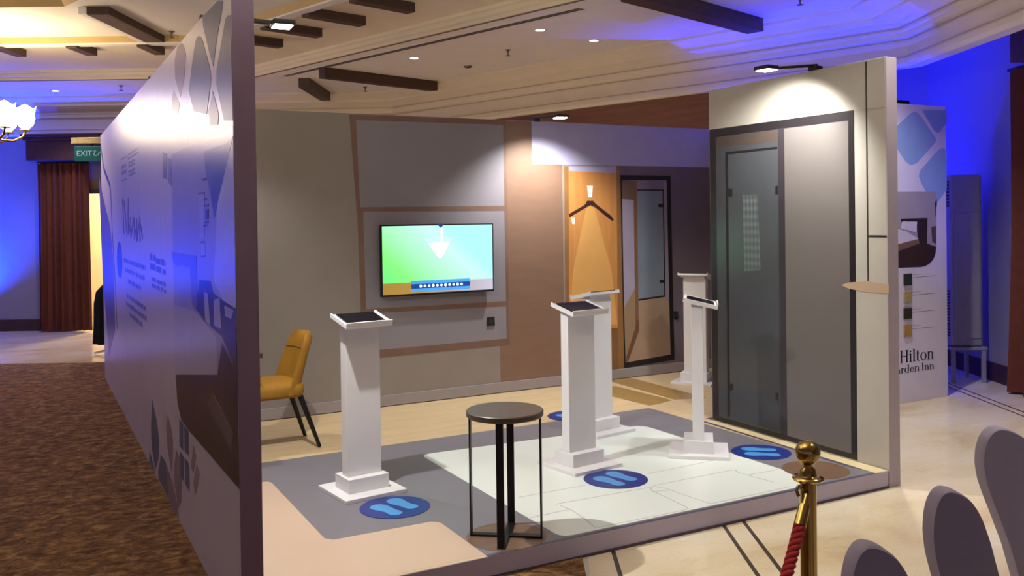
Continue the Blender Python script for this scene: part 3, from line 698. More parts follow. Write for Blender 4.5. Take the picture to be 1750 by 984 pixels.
for a in (math.radians(200), math.radians(320), math.radians(80)):
    d = Vector((math.cos(a), math.sin(a), 0)); obj('foot', MB().bar(Vector((0,0,.05)), d*0.19+Vector((0,0,.012)), 0.04, 0.024), M('white_plastic', '#d8d2cc', 0.5), dk, bevel=0.004)

# tall air conditioner on a stand
ac = thing('air_conditioner', 'tall white floor standing air conditioner on a stand in the bay', 'air conditioner', room(3.975, 8.17, 0), -YAW)
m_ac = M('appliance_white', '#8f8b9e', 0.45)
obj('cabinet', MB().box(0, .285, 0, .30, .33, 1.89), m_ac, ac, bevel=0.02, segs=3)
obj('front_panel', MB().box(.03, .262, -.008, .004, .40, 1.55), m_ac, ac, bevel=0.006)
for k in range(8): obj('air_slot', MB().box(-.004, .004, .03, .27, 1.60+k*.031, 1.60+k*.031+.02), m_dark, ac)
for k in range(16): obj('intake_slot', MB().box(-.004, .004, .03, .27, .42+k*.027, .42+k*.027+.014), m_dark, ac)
sd = thing('metal_stand', 'low white metal stand under the tall air conditioner', 'stand', room(3.975, 8.17, 0), -YAW)
for x in (0.0, .275):
    for y in (-.03, .28): obj('leg', MB().box(x-.012, x+.022, y, y+.03, 0, .30), m_ac, sd, bevel=0.003)
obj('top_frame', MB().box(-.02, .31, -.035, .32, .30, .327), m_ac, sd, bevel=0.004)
# ------------------------------------------------------------------ booth platform
m_side = M('platform_side', '#b5aabc', 0.5, var=0.04)
m_floorwood = M('vinyl_light_wood', '#cdb48c', 0.42, var=0.08, scale=3, stretch=(1, 7, 1))
m_grey = M('vinyl_grey', '#77737c', 0.42, var=0.05, scale=2)
m_peach = M('vinyl_peach', '#c6ac98', 0.4, var=0.04, scale=1.5)
m_vwhite = M('vinyl_white', '#dfe6e2', 0.28, var=0.02, scale=1)
m_navy = M('vinyl_border', '#4d4a5c', 0.4, var=0.03)
m_outline = M('printed_outline', '#b4b5b0', 0.4)
m_tan = M('vinyl_tan', '#9c7c48', 0.4, var=0.07, scale=9)
m_disc = M('vinyl_brown_wood', '#6e5442', 0.4, var=0.15, scale=7, stretch=(1, 4, 1))
plat = thing('exhibition_platform', 'low booth platform covered with a printed room plan floor', 'platform')
XP0, XP1 = XL+TL+.004, XR+TR
YD = YB-.014
obj('deck', MB().box(XP0, XR-.008, YR0, YD, 0, ZP), m_side, plat, bevel=0.003)
plat2 = thing('platform_extension', 'wood covered platform part under the farthest podium', 'platform')
obj('deck', MB().box(XR-.007, XB1-.002, YR1+.07, YD, 0, ZP), m_side, plat2)
prt('wood_vinyl', pp, [(XR-.007,YR1+.071),(XB1-.003,YR1+.071),(XB1-.003,YD),(XR-.007,YD)], m_floorwood, plat2, 1)
obj('kick_strip', MB().box(XP0, XR-.008, YR0-.006, YR0, 0.0, .012), M('shadow_gap', '#4a3d46', 0.6), plat)
prt('wood_vinyl', pp, [(XP0,YR0+.004),(XR-.009,YR0+.004),(XR-.009,YD),(XP0,YD)], m_floorwood, plat, 1)
prt('grey_vinyl', pp, [(XP0,5.515),(4.15,5.540),(4.17,YR0+.004),(1.735,YR0+.004),(1.735,3.98),(1.70,4.022),(1.22,4.020),(1.187,4.06),(1.187,5.07),(1.15,5.118),(XP0,5.118)], m_grey, plat, 2)
prt('peach_vinyl', pp, rounded([(XP0,5.115),(1.186,5.115),(1.186,4.020),(1.733,4.020),(1.733,YR0+.02),(XP0,YR0+.02)], [0,.05,.05,.06,0,0]), m_peach, plat, 2.4)
prt('white_vinyl', pp, rounded([(2.13,5.19),(3.77,5.11),(3.79,3.515),(2.13,3.515)], [.08,.10,.07,.07]), m_vwhite, plat, 3)
prt('border_strip', pp, [(1.735,YR0+.001),(4.18,YR0+.001),(4.18,YR0+.022),(1.735,YR0+.022)], m_navy, plat, 2.6)
prt('tan_vinyl', pp, D['rug_a'], m_tan, plat2, 2); prt('tan_vinyl', pp, [(4.277,6.35),(4.277,5.61),(4.480,5.67),(4.439,6.406)], m_tan, plat2, 2); prt('tan_vinyl', pp, [(4.15,6.20),(4.20,5.60),(4.274,5.61),(4.274,6.35)], m_tan, plat, 2)
for k in range(9): line('plan_outline', pp, [(min(a, 3.77), max(b, 3.51)) for a, b in D['line%d' % k]], 0.006, m_outline, plat, 3.6)
prt('wood_edge_strip', pp, [(4.175,YR0+.004),(XR-.009,YR0+.004),(XR-.009,YR1),(4.215,YR1)], M('pale_wood_strip', '#d8c59a', 0.4, var=0.05), plat, 3)
prt('dark_edge_strip', pp, [(4.15,YR0+.2),(4.178,YR0+.004),(4.215,YR1),(4.19,YR1)], m_navy, plat, 2.7)
def clipy(pts, y): return [(a, max(b, y)) for a, b in pts]
prt('wood_disc_print', pp, clipy(ell(1.92, 3.655, .185, .185, 40), YR0+.006), m_disc, plat, 4)
prt('wood_disc_print', pp, ell(3.945, 3.705, .185, .185, 40), m_disc, plat, 4)

# footprint stickers
m_navyst = M('sticker_navy', '#1e3080', 0.35, var=0.03)
m_foot = M('sticker_blue', '#4a90d2', 0.35, var=0.03)
def footshape(side):
    P = [(-.036,.060),(-.030,.098),(-.006,.118),(.020,.112),(.036,.085),(.036,.045),(.026,.005),(.022,-.035),(.030,-.075),(.022,-.108),(0,-.118),(-.022,-.108),(-.030,-.075),(-.026,-.03),(-.034,.015)]
    P = [(a*side*1.25, b*.92) for a, b in P]
    return rounded(P, 0.016, 3)
def sticker(x, y, ang, label):
    t = thing('footprint_sticker', label, 'floor sticker', (x, y, ZP+5.2*LV), ang, 'blue footprint floor stickers')
    z = 0.0
    obj('disc', MB().prism([(a, b, 0) for a, b in ell(0, 0, .178, .178, 48)], (0,0,0.0016)), m_navyst, t)
    for sd_ in (-1, 1):
        obj('footprint', MB().prism([(a+sd_*.058, b*1.0+ (.012 if sd_ > 0 else -.006), 0.0016) for a, b in footshape(sd_)], (0,0,0.001)), m_foot, t)
sticker(1.627, 4.312, 0.30, 'blue footprint sticker in front of the left podium')
sticker(2.864, 4.137, 0.20, 'blue footprint sticker on the white floor in front of the middle podium')
sticker(3.952, 4.145, 0.85, 'blue footprint sticker between slim podium and printed sliding door')
sticker(3.502, 5.611, math.pi+.1, 'blue footprint sticker mostly hidden behind the middle podium')

# ------------------------------------------------------------------ back partition with printed graphics
m_taupe = M('print_taupe', '#8b827d', 0.55, var=0.04, scale=4, bump=0.02, bscale=250)
m_ubrown = M('print_brown_frame', '#785c50', 0.5, var=0.1, scale=5)
m_upanel = M('print_grey_panel', '#86818a', 0.55, var=0.03, scale=3)
m_pbrown = M('print_brown_wall', '#806453', 0.5, var=0.06, scale=3, stretch=(1,1,4))
m_ppurple = M('print_mauve_wall', '#6c6068', 0.55, var=0.04)
m_header = M('print_lilac_header', '#aaa6c4', 0.5, var=0.03)
m_basep = M('print_skirting', '#958d8e', 0.5, var=0.03)
m_niche = M('print_oak', '#c08548', 0.5, var=0.12, scale=3, stretch=(5,1,0.7))
m_niche2 = M('print_oak_light', '#cf9c58', 0.5, var=0.06, scale=3)
m_nfr = M('print_oak_frame', '#8a6238', 0.5, var=0.1)
m_black = M('print_black', '#19171a', 0.45, var=0.05)
bw = thing('exhibition_partition', 'tall printed back wall of the booth behind the television', 'partition')
obj('panel_board', MB().box(XL+TL, XB1, YB, YB+.08, 0, HB), m_taupe, bw, bevel=0.002)
obj('spill_block_wall', MB().box(XB1+.001, XB1+.06, YR1+.07, YB+.08, 0, HB), m_taupe, None, bevel=0.002, kind='structure')  # unseen wall added to keep blue uplight spill off the printed wall
prt('brown_print', pb, [(3.47,ZP+.08),(3.47,HB-.005),(3.800,HB-.005),(3.800,2.010),(4.10,2.010),(4.10,ZP+.08)], m_pbrown, bw, .4)
prt('mauve_print', pb, [(4.67,ZP+.08),(4.67,2.012),(XB1-.01,2.012),(XB1-.01,ZP+.08)], m_ppurple, bw, 1)
prt('lilac_header', pb, [(3.800,2.010),(XB1-.01,2.010),(XB1-.01,HB-.004),(3.800,HB-.004)], m_header, bw, 2)
obj('skirting', MB().box(XL+TL+.002, XB1-.01, YB-.012, YB, ZP+.004, ZP+.088), m_basep, bw, bevel=0.003)
for k in ('unit_panel_top', 'unit_panel_mid', 'unit_panel_low'): prt('grey_panel', pb, D[k], m_upanel, bw, 1)
for k in ('unit_top', 'unit_left_a', 'unit_left_b', 'unit_left_c', 'unit_right', 'unit_shelf_a', 'unit_shelf_b', 'unit_base'): prt('brown_rail', pb, D[k], m_ubrown, bw, 3)
prt('oak_niche', pb, D['niche_wood'], m_niche, bw, 2); prt('niche_header', pb, D['niche_top'], m_header, bw, 2)
prt('niche_drawer', pb, D['niche_low'], M('print_oak_dark', '#7a5632', 0.5, var=0.12), bw, 2)
prt('niche_glow_print', pb, D['cone'][:1]+D['cone'][1:], m_niche2, bw, 3)
prt('niche_upright', pb, D['niche_frame_l'], m_nfr, bw, 3); prt('niche_upright', pb, D['niche_frame_r'], m_nfr, bw, 3)
prt('hanger_hook', pb, D['hook'], M('print_chrome', '#f2eee0', 0.3), bw, 4)
for k in ('hanger_l', 'hanger_r'): prt('coat_hanger_print', pb, D[k], M('print_hanger', '#3b2119', 0.5), bw, 4)
prt('hanger_clip', pb, D['clip'], M('print_chrome', '#f2eee0', 0.3), bw, 4)
mi = D['mirror_out']
prt('mirror_frame_print', pb, mi, m_black, bw, 2)
prt('mirror_print', pb, D['mirror_in'], M('print_mirror_wall', '#7d7280', 0.4), bw, 3)
for k, nm, h in (('m_ceiling','mirror_ceiling','#705a4a'),('m_door','mirror_door','#9d94a8'),('m_glass','mirror_glass_door','#76818b'),('m_floor','mirror_floor','#9c846e'),('m_counter','mirror_counter','#947a60'),('m_side','mirror_side_wall','#8f8490')):
    prt(nm, pb, D[k], M('print_'+nm, h, 0.4, var=0.05, scale=4), bw, 4)
for k, nm, h in (('m_post','mirror_post','#7c5a3e'),('m_rail','mirror_rail','#6d4a30'),('m_line_t','mirror_line','#1f1d22'),('m_line_r','mirror_line','#1f1d22'),('m_line_b','mirror_line','#1f1d22'),('m_hinge_a','mirror_hinge','#1f1d22'),('m_hinge_b','mirror_hinge','#1f1d22')):
    prt(nm, pb, D[k], M('print_'+nm, h, 0.4, var=0.05), bw, 5)
for k in ('socket_a', 'socket_b'):
    pts = D[k]; mb = MB().prism([pb(a, b, 0) for a, b in pts], (0,-.010,0))
    so = obj('wall_socket', mb, m_black, None, bevel=0.002, label=('black wall socket below the television' if k == 'socket_a' else 'black wall socket beside the printed mirror'), cat='socket')
    cx = sum(p[0] for p in pts)/4; cz = sum(p[1] for p in pts)/4
    obj('socket_ring', MB().prism([pb(a, b, 0.0099) for a, b in ell(cx, cz, .017, .017, 16)], (0,-.002,0)), M('socket_grey', '#333036', 0.4), so)

# television
tvp = D['tv_outer']; YT = 6.60
tv = thing('television', 'flat television showing a green picture of a drink being poured', 'television', (0,0,0))
def pt(a, b, l): return (a, YT-l, b)
X0, X1, Z0, Z1 = 2.408, 3.386, .957, 1.517
obj('housing', MB().box(X0, X1, YT, YT+.035, Z0, Z1), m_dark, tv, bevel=0.004)
obj('wall_bracket', MB().box(X0+.3, X1-.3, YT+.035, YB, Z0+.12, Z1-.12), m_dark, tv)
def tvmat(name, cols, st):
    mt = bpy.data.materials.new(name); mt.use_nodes = True; nt = mt.node_tree; b = nt.nodes['Principled BSDF']
    tc = nt.nodes.new('ShaderNodeTexCoord'); mp = nt.nodes.new('ShaderNodeMapping'); gr = nt.nodes.new('ShaderNodeTexGradient'); rp = nt.nodes.new('ShaderNodeValToRGB')
    nt.links.new(tc.outputs['Generated'], mp.inputs[0]); mp.inputs['Rotation'].default_value = (0, st[1], 0)
    mp.inputs['Location'].default_value = (st[2], 0, 0)
    nt.links.new(mp.outputs[0], gr.inputs[0]); nt.links.new(gr.outputs['Fac'], rp.inputs['Fac'])
    for i, (p, h) in enumerate(cols):
        e = rp.color_ramp.elements[i] if i < 2 else rp.color_ramp.elements.new(p)
        e.position = p; e.color = hexc(h)+(1,)
    b.inputs['Base Color'].default_value = (0.01,0.01,0.01,1); b.inputs['Roughness'].default_value = 0.3
    nt.links.new(rp.outputs['Color'], b.inputs['Emission Color']); b.inputs['Emission Strength'].default_value = st[0]
    return mt
sc = prt('screen', pt, [(X0+.012,Z0+.016),(X1-.012,Z0+.016),(X1-.012,Z1-.012),(X0+.012,Z1-.012)], tvmat('screen_picture', [(0.0,'#5ff08a'),(0.30,'#86fb7e'),(0.60,'#b2fbce'),(0.85,'#cbfdf4'),(1.0,'#b0f8f2')], (1.1, 0.55, 0.0)), tv, 1)
prt('picture_table', pt, [(X0+.012,Z0+.016),(X1-.012,Z0+.016),(X1-.012,Z0+.105),(X0+.012,Z0+.105)], tvmat('screen_table', [(0.0,'#b8923c'),(0.35,'#c39a4a'),(0.75,'#c9c0c8'),(1.0,'#dcd9ee')], (0.9, 0.0, 0.0)), tv, 2)
prt('picture_glass', pt, D['tv_glass'], EM('screen_glass', '#a9f7dc', 1.0), tv, 2)
prt('picture_liquid', pt, D['tv_liquid'], EM('screen_liquid', '#ffffff', 1.1), tv, 3)
prt('picture_stream', pt, D['tv_stream'], EM('screen_stream', '#d5fff0', 1.0), tv, 3)
prt('picture_spout', pt, D['tv_spout'], EM('screen_spout', '#1d3a6e', 0.8), tv, 3)
bz0 = Z0+.030
prt('menu_bar', pt, [(2.655,bz0),(3.165,bz0),(3.165,bz0+.085),(2.655,bz0+.085)], EM('screen_menu', '#3f8fd6', 0.9), tv, 3)
prt('menu_band', pt, [(2.655,bz0+.024),(3.165,bz0+.024),(3.165,bz0+.060),(2.655,bz0+.060)], EM('screen_menu_dark', '#123a7e', 0.9), tv, 4)
for k in range(11):
    x = 2.735+k*.0355; prt('menu_icon', pt, ell(x, bz0+.042, .011, .010 if k % 3 else .013, 12), EM('screen_icon', '#ffffff', 1.0), tv, 5)

# ------------------------------------------------------------------ right partition with printed sliding door
m_cream = M('print_cream', '#b4aea4', 0.5, var=0.03)
m_end = M('board_edge', '#a79aa2', 0.55, var=0.03)
m_df = M('print_door_frame', '#211d20', 0.33, var=0.08)
m_dl = M('print_dark_glass', '#45464b', 0.22, var=0.10, scale=1.2)
m_dr = M('print_frosted_glass', '#6a6462', 0.34, var=0.05, scale=2)
rw = thing('exhibition_partition', 'tall side wall printed with a dark sliding glass door', 'partition')
obj('panel_board', MB().box(XR, XR+TR, YR0, YR1, 0, H), m_cream, rw, bevel=0.004)
obj('end_face', MB().box(XR+.001, XR+TR-.001, YR0-.003, YR0+.001, 0.002, H-.004), m_end, rw)
F0, F1, FZ0, FZ1 = 3.70, 4.970, ZP+.006, 2.162
prt('door_frame_print', pr, [(F0,FZ0),(F1,FZ0),(F1,FZ1),(F0,FZ1)], m_df, rw, 1)
prt('frosted_door', pr, [(3.745,.135),(4.255,.135),(4.255,2.105),(3.745,2.105)], m_dr, rw, 2)
prt('dark_glass_door', pr, [(4.310,.135),(4.905,.135),(4.905,2.105),(4.310,2.105)], m_dl, rw, 2)
prt('door_post', pr, [(4.255,.13),(4.310,.13),(4.310,2.11),(4.255,2.11)], M('print_steel_post', '#454046', 0.22, metal=0.4), rw, 3)
prt('transom_print', pr, [(4.315,2.03),(4.90,2.03),(4.90,2.10),(4.315,2.10)], M('print_transom', '#4d423c', 0.3), rw, 2.6)
prt('inner_glass', pr, D['inner_glass'], M('print_inner_glass', '#484b50', 0.2, var=0.08, scale=1.5), rw, 3)
for k in ('inner_top', 'inner_left'): prt('inner_door_frame', pr, D[k], m_black, rw, 4)
for k in ('hinge_a', 'hinge_b', 'hinge_c', 'hinge_d'): prt('door_hinge', pr, D[k], m_black, rw, 5)
tw = D['towel']
def plaid():
    mt = bpy.data.materials.new('print_plaid'); mt.use_nodes = True; nt = mt.node_tree; b = nt.nodes['Principled BSDF']
    tc = nt.nodes.new('ShaderNodeTexCoord'); ad = []
    for ax, s in (('X', 0.0), ('Y', 9.0), ('Z', 6.0)):
        if s == 0: continue
        wv = nt.nodes.new('ShaderNodeTexWave'); wv.bands_direction = ax; wv.inputs['Scale'].default_value = s; wv.inputs['Distortion'].default_value = 0.4
        nt.links.new(tc.outputs['Object'], wv.inputs[0]); ad.append(wv)
    mm = nt.nodes.new('ShaderNodeMath'); mm.operation = 'ADD'; nt.links.new(ad[0].outputs['Fac'], mm.inputs[0]); nt.links.new(ad[1].outputs['Fac'], mm.inputs[1])
    rp = nt.nodes.new('ShaderNodeValToRGB'); rp.color_ramp.elements[0].position = 0.2; rp.color_ramp.elements[0].color = hexc('#4b5153')+(1,)
    rp.color_ramp.elements[1].position = 1.0; rp.color_ramp.elements[1].color = hexc('#6c7375')+(1,)
    dv = nt.nodes.new('ShaderNodeMath'); dv.operation = 'MULTIPLY'; dv.inputs[1].default_value = 0.5
    nt.links.new(mm.outputs[0], dv.inputs[0]); nt.links.new(dv.outputs[0], rp.inputs[0]); nt.links.new(rp.outputs[0], b.inputs['Base Color'])
    b.inputs['Roughness'].default_value = 0.3
    return mt
prt('plaid_print', pr, tw, plaid(), rw, 4)
m_blk2 = M('print_cord', '#2a2622', 0.5)
prt('pendant_cord', pr, [(3.617,2.43),(3.607,2.43),(3.607,1.135),(3.617,1.135)], m_blk2, rw, 2)
prt('pendant_bar', pr, [(3.607,1.418),(3.482,1.418),(3.482,1.430),(3.607,1.430)], m_blk2, rw, 2)
prt('pendant_disc', pr, D['pendant'], M('print_pendant', '#b79c82', 0.5), rw, 3)
prt('joint_line', pr, [(3.69,2.155),(3.482,2.155),(3.482,2.158),(3.69,2.158)], M('print_joint', '#b39a78', 0.5), rw, 1)

# ------------------------------------------------------------------ sponsor panel
m_lil = M('print_panel_white', '#dedaf2', 0.42, var=0.02)
hp = thing('sponsor_panel', 'white printed panel with blue diamonds, bedroom photo and hotel logo', 'panel')
obj('panel_board', MB().box(XR+TR+.002, XH1, YH, YH+.02, 0, H), m_lil, hp, bevel=0.002)
obj('panel_frame', MB().box(XR+TR+.02, XH1-.02, YH+.02, YH+.09, 0.02, H-.02), m_end, hp)
for k, h in (('h_l1','#7fa0d0'),('h_l2','#7f9ed0'),('h_l3','#8a9cc8')): prt('diamond_print', ph, D[k], M('print_diamond', '#94b0e4', 0.42), hp, 1)
prt('bedroom_photo', ph, D['h_photo'], M('photo_wall', '#a59cab', 0.4), hp, 2)
for k, nm, h in (('h_floor','photo_floor','#3c2c30'),('h_bed','photo_bed','#d9d4e6'),('h_foot','photo_bed_base','#7d5f56'),('h_head','photo_headboard','#2f2a2e'),('h_stool','photo_armchair','#5d4a4e'),('h_plant','photo_plant','#37383c')):
    prt(nm, ph, D[k], M(nm, h, 0.4, var=0.06), hp, 3)
for k in ('h_pil1', 'h_pil2'): prt('photo_pillow', ph, D[k], M('photo_pillow', '#d5cfe4', 0.4), hp, 4)
for k, h in enumerate(('#1d2b2a', '#a89868', '#322c20', '#a8884a')):
    pts = D['sw%d' % k]
    obj('fabric_swatch', MB().prism([ph(a, b, 0) for a, b in pts], (0,-.012,0)), M('swatch_%d' % k, h, 0.8, var=0.15, scale=60), hp, bevel=0.003)
    for q in 'ab': prt('caption_line', ph, D['swl%d%s' % (k, q)], M('print_caption', '#8d86a4', 0.5), hp, 1)
m_ink = M('print_ink', '#241f38', 0.5)
# serif lettering drawn stroke by stroke
class Pen:
    def __init__(self, x, y, h): self.x = x; self.y = y; self.h = h; self.mb = MB()
    def poly(self, pts): self.mb.prism([ph(self.x+a*self.h, self.y+b*self.h, 0) for a, b in pts], (0,-.0014,0))
    def rect(self, a0, a1, b0, b1): self.poly([(a0,b0),(a1,b0),(a1,b1),(a0,b1)])
    def stem(self, a, b1, wd=.13, foot=True, head=None):
        self.rect(a, a+wd, 0, b1)
        if foot: self.rect(a-.06, a+wd+.06, 0, .035)
        if head == 'both': self.rect(a-.06, a+wd+.06, b1-.035, b1)
        if head == 'left': self.poly([(a-.09, b1-.06), (a, b1-.05), (a, b1), (a-.09, b1-.03)])
    def arc(self, cx, cy, rx, ry, a0, a1, w0=.05, w1=.13, n=18):
        pts_o = []; pts_i = []
        for k in range(n+1):
            a = math.radians(a0+(a1-a0)*k/n); wd = w0+(w1-w0)*abs(math.cos(a))
            pts_o.append((cx+rx*math.cos(a), cy+ry*math.sin(a))); pts_i.append((cx+(rx-wd)*math.cos(a), cy+(ry-w0*.9)*math.sin(a)))
        for k in range(n): self.poly([pts_o[k], pts_o[k+1], pts_i[k+1], pts_i[k]])
    def glyph(self, ch):
        xh = .66
        if ch == 'H': self.stem(.06, 1, head='both'); self.stem(.56, 1, head='both'); self.rect(.19, .56, .48, .54); adv = .82
        elif ch == 'I': self.stem(.06, 1, head='both'); adv = .34
        elif ch == 'i': self.stem(.08, xh, head='left'); self.poly(ell(.145, .86, .08, .08, 12)); adv = .32
        elif ch == 'l': self.stem(.08, 1.04, head='left'); adv = .32
        elif ch == 't': self.rect(.10, .23, .06, .86); self.rect(.0, .36, xh-.05, xh); self.arc(.26, .12, .16, .13, 180, 300, .06, .12); adv = .40
        elif ch == 'o': self.arc(.31, xh/2, .29, xh/2+.01, 0, 360, n=30); adv = .66
        elif ch == 'n': self.stem(.08, xh, head='left'); self.stem(.44, .45); self.arc(.33, .43, .24, .24, 0, 165, .07, .13); adv = .70
        elif ch == 'r': self.stem(.08, xh, head='left'); self.arc(.34, .45, .20, .21, 40, 160, .07, .12); self.poly(ell(.44, .57, .07, .07, 10)); adv = .48
        elif ch == 'd': self.arc(.30, xh/2, .27, xh/2+.01, 40, 320, n=24); self.rect(.46, .59, 0, 1.04); self.rect(.38, .46, 1.0, 1.04); self.rect(.59, .65, 0, .035); adv = .72
        elif ch == 'e': self.arc(.30, xh/2, .28, xh/2+.01, 0, 320, n=24); self.rect(.10, .57, .33, .38); adv = .62
        elif ch == 'a': self.rect(.36, .49, 0, .46); self.arc(.28, .45, .21, .22, 0, 160, .06, .13); self.arc(.24, .19, .20, .20, 0, 360, .05, .12); self.rect(.49, .55, 0, .035); adv = .58
        elif ch == 'G': self.arc(.42, .5, .40, .51, 40, 330, .05, .15, 30); self.rect(.64, .78, .10, .46); self.rect(.54, .84, .43, .47); adv = .88
        else: adv = .28
        return adv
    def write(self, s):
        for ch in s: self.x += self.glyph(ch)*self.h
        return self
def width(s, h): return Pen(0, 0, h).write(s).x
hh = 0.100; sx = 0.418/width('Hilton', hh)
def lettering(s, x1, y, h, wd, nm):
    p = Pen(0, y, h).write(s); k = wd/p.x
    for v in p.mb.v: v.x = x1-wd+v.x*k
    return obj(nm, p.mb, m_ink, hp)
lettering('Hilton', 6.660, .332, .100, .425, 'logo_lettering')
lettering('Garden Inn', 6.660, .247, .062, .425*1.30, 'logo_lettering')

# ------------------------------------------------------------------ left partition with printed graphics (outer face towards the carpet)
m_lp = M('print_gloss_white', '#b9b0ba', 0.31, var=0.02, scale=1.5)
m_le = M('board_edge_dark', '#7a657e', 0.55, var=0.03)
m_bg = M('print_blue_grey', '#43506a', 0.36, var=0.03); m_tp = M('print_taupe_shape', '#7f7072', 0.36, var=0.03)
m_pk = M('print_ink_violet', '#544a80', 0.33)
lw = thing('exhibition_partition', 'long glossy printed wall facing the carpet with bedroom photo', 'partition')
obj('panel_board', MB().box(XL, XL+TL, YL0, YL1, 0.0, H), m_lp, lw, bevel=0.003)
obj('end_face', MB().box(XL+.0005, XL+TL-.0005, YL0-.003, YL0+.001, 0.0, H-.002), m_le, lw)
obj('inner_lining', MB().box(XL+TL-.001, XL+TL+.002, YL0+.002, YB, ZP+.002, H-.003), m_taupe, lw)
for k in range(1, 6): line('panel_joint', pL, [(YL0+k*1.05, .002), (YL0+k*1.05, H-.003)], .003, M('print_joint_grey', '#b0a5b2', 0.4), lw, 0.5)
for k in ('loz1', 'loz2', 'loz3', 'loz4'): prt('diamond_print', pL, [(max(a, YL0+.003), min(b, H-.003)) for a, b in D[k]], m_bg, lw, 3)
for k in ('loz5', 'loz6'): prt('diamond_print', pL, D[k], m_tp, lw, 2)
for k in range(12): prt('diamond_print', pL, [(a, max(b, .003)) for a, b in D['low%d' % k]], m_bg if k in (0,1,2,6,7,8,9) else m_tp, lw, 2)
prt('square_print', pL, D['sq1'], m_bg, lw, 2); prt('square_print', pL, D['sq2'], M('print_violet_shape', '#6a6390', 0.3), lw, 2)
phm = {k: M('wallphoto_'+k, h, 0.28, var=0.05, scale=4) for k, h in dict(wall='#8f8a9e', curtain='#b0aebb', vee='#4a556e', frame='#9d9aae', ink='#1d1a28', head='#5f5a88', bed='#aaa4b6', dark='#26222f', pillow='#a5a0b8', floor='#352d2a', rug='#5a5250').items()}
clf = lambda pts: [(max(a, YL0+.003), b) for a, b in pts]
prt('bedroom_photo', pL, rounded([(YL0+.003,1.916),(5.012,1.916),(5.005,.555),(YL0+.003,.570)], [0,0,.30,0], 8), phm['wall'], lw, 1)
for k, mm in (('ph_curtain','curtain'),('ph_bed','bed'),('ph_floor','floor')): prt('photo_'+mm, pL, clf(D[k]), phm[mm], lw, 2)
for k, mm in (('ph_v','vee'),('ph_frame_a','frame'),('ph_frame_b','frame'),('ph_head','head'),('ph_dark','dark'),('ph_rug','rug')): prt('photo_'+{'vee':'drape','head':'headboard','dark':'bench'}.get(mm, mm), pL, clf(D[k]), phm[mm], lw, 3)
for k in range(9): prt('photo_picture_edge', pL, D['ph_bit%d' % k], phm['ink'], lw, 4)
for k in 'abc': prt('photo_pillow', pL, clf(D['ph_pil_'+k]), phm['pillow'], lw, 4)
prt('far_photo', pL, D['far_photo'], M('print_far_photo', '#5a4f80', 0.3), lw, 1)
line('arc_line', pL, [(min(a, YL1-.02), b) for a, b in D['far_line']], .05, M('print_arc', '#3a3480', 0.3), lw, 2)
prt('blue_badge', pL, ell(8.10, 1.255, .22, .150, 28), M('print_badge', '#2b2f96', 0.3), lw, 2)
prt('badge_band', pL, [(7.90,1.245),(8.30,1.245),(8.30,1.275),(7.90,1.275)], m_pk, lw, 3)
def textline(nm, y0, y1, z, h, seed, mat=m_pk, cols=1.0):
    # small unreadable print: a row of tiny word blocks
    rnd = random.Random(seed); mb = MB(); y = y1
    while y > y0:
        L = rnd.uniform(.06, .20)*cols; e = max(y0, y-L)
        hh_ = h*rnd.uniform(.8, 1.0)
        mb.prism([pL(y, z, 0), pL(e, z, 0), pL(e, z+hh_, 0), pL(y, z+hh_, 0)], (-LV, 0, 0)); y = e-.035*cols
    obj(nm, mb, mat, lw)
for k in range(6):
    q = D['txt%d' % k]; y1 = max(p[0] for p in q); y0 = min(p[0] for p in q); z = sum(p[1] for p in q)/4
    textline('body_text', y0, y1, z-.017, .034, k)
for k in range(3):
    q = D['txtb%d' % k]; y1 = max(p[0] for p in q); y0 = min(p[0] for p in q); z0 = min(p[1] for p in q); z1 = max(p[1] for p in q)
    for j in range(2): textline('heading_text', y0, y1, z0+(z1-z0)*(.1+.5*j), (z1-z0)*.36, 20+k*3+j, m_pk, 1.3)
for k in range(2): prt('logo_rule', pL, D['logo%d' % k], m_pk, lw, 2)
for k in range(2, 6):
    q = D['logo%d' % k]; y1 = max(p[0] for p in q); y0 = min(p[0] for p in q); z0 = min(p[1] for p in q); z1 = max(p[1] for p in q)
    for j in range(2): textline('logo_text', y0, y1, z0+(z1-z0)*(.08+.5*j), (z1-z0)*.38, 40+k*3+j, m_pk, .8)
for k in range(7): line('script_stroke', pL, D['script%d' % k], .05, m_pk, lw, 2)
line('script_stroke', pL, [(7.32,1.60),(7.15,1.46),(6.95,1.58),(6.75,1.44),(6.55,1.58),(6.40,1.46)], .03, m_pk, lw, 2)
# ------------------------------------------------------------------ arm lamps on top of the partitions
m_arm = M('lamp_arm_black', '#141416', 0.4)
m_led = EM('led_face', '#fff4dc', 45)
def arm_lamp(base_, head, aim, energy, label, col=(1.0, 0.985, 0.93), size=120):
    t = thing('arm_lamp', label, 'lamp', base_, 0, 'black arm lamps clipped on the partitions')
    B = Vector(base_); Hd = Vector(head)-B; d = Vector((Hd.x, Hd.y, 0)).normalized(); s = Vector((-d.y, d.x, 0))
    obj('clamp', MB().bar(-d*.03+Vector((0,0,.015)), d*.05+Vector((0,0,.015)), .05, .03), m_arm, t, bevel=0.003)
    obj('arm', MB().bar(d*.0+Vector((0,0,.035)), Hd-d*.05+Vector((0,0,.012)), .028, .018), m_arm, t, bevel=0.003)
    hd = obj('lamp_head', MB().bar(Hd-d*.05+Vector((0,0,.012)), Hd+d*.05+Vector((0,0,.012)), .11, .024), m_arm, t, bevel=0.006)
    obj('led_panel', MB().bar(Hd-d*.040+Vector((0,0,-.002)), Hd+d*.040+Vector((0,0,-.002)), .09, .004), m_led, t)
    spot('arm_lamp_beam', Vector(head)+Vector((0,0,-.02)), aim, energy, col, size, 0.8, 0.025)
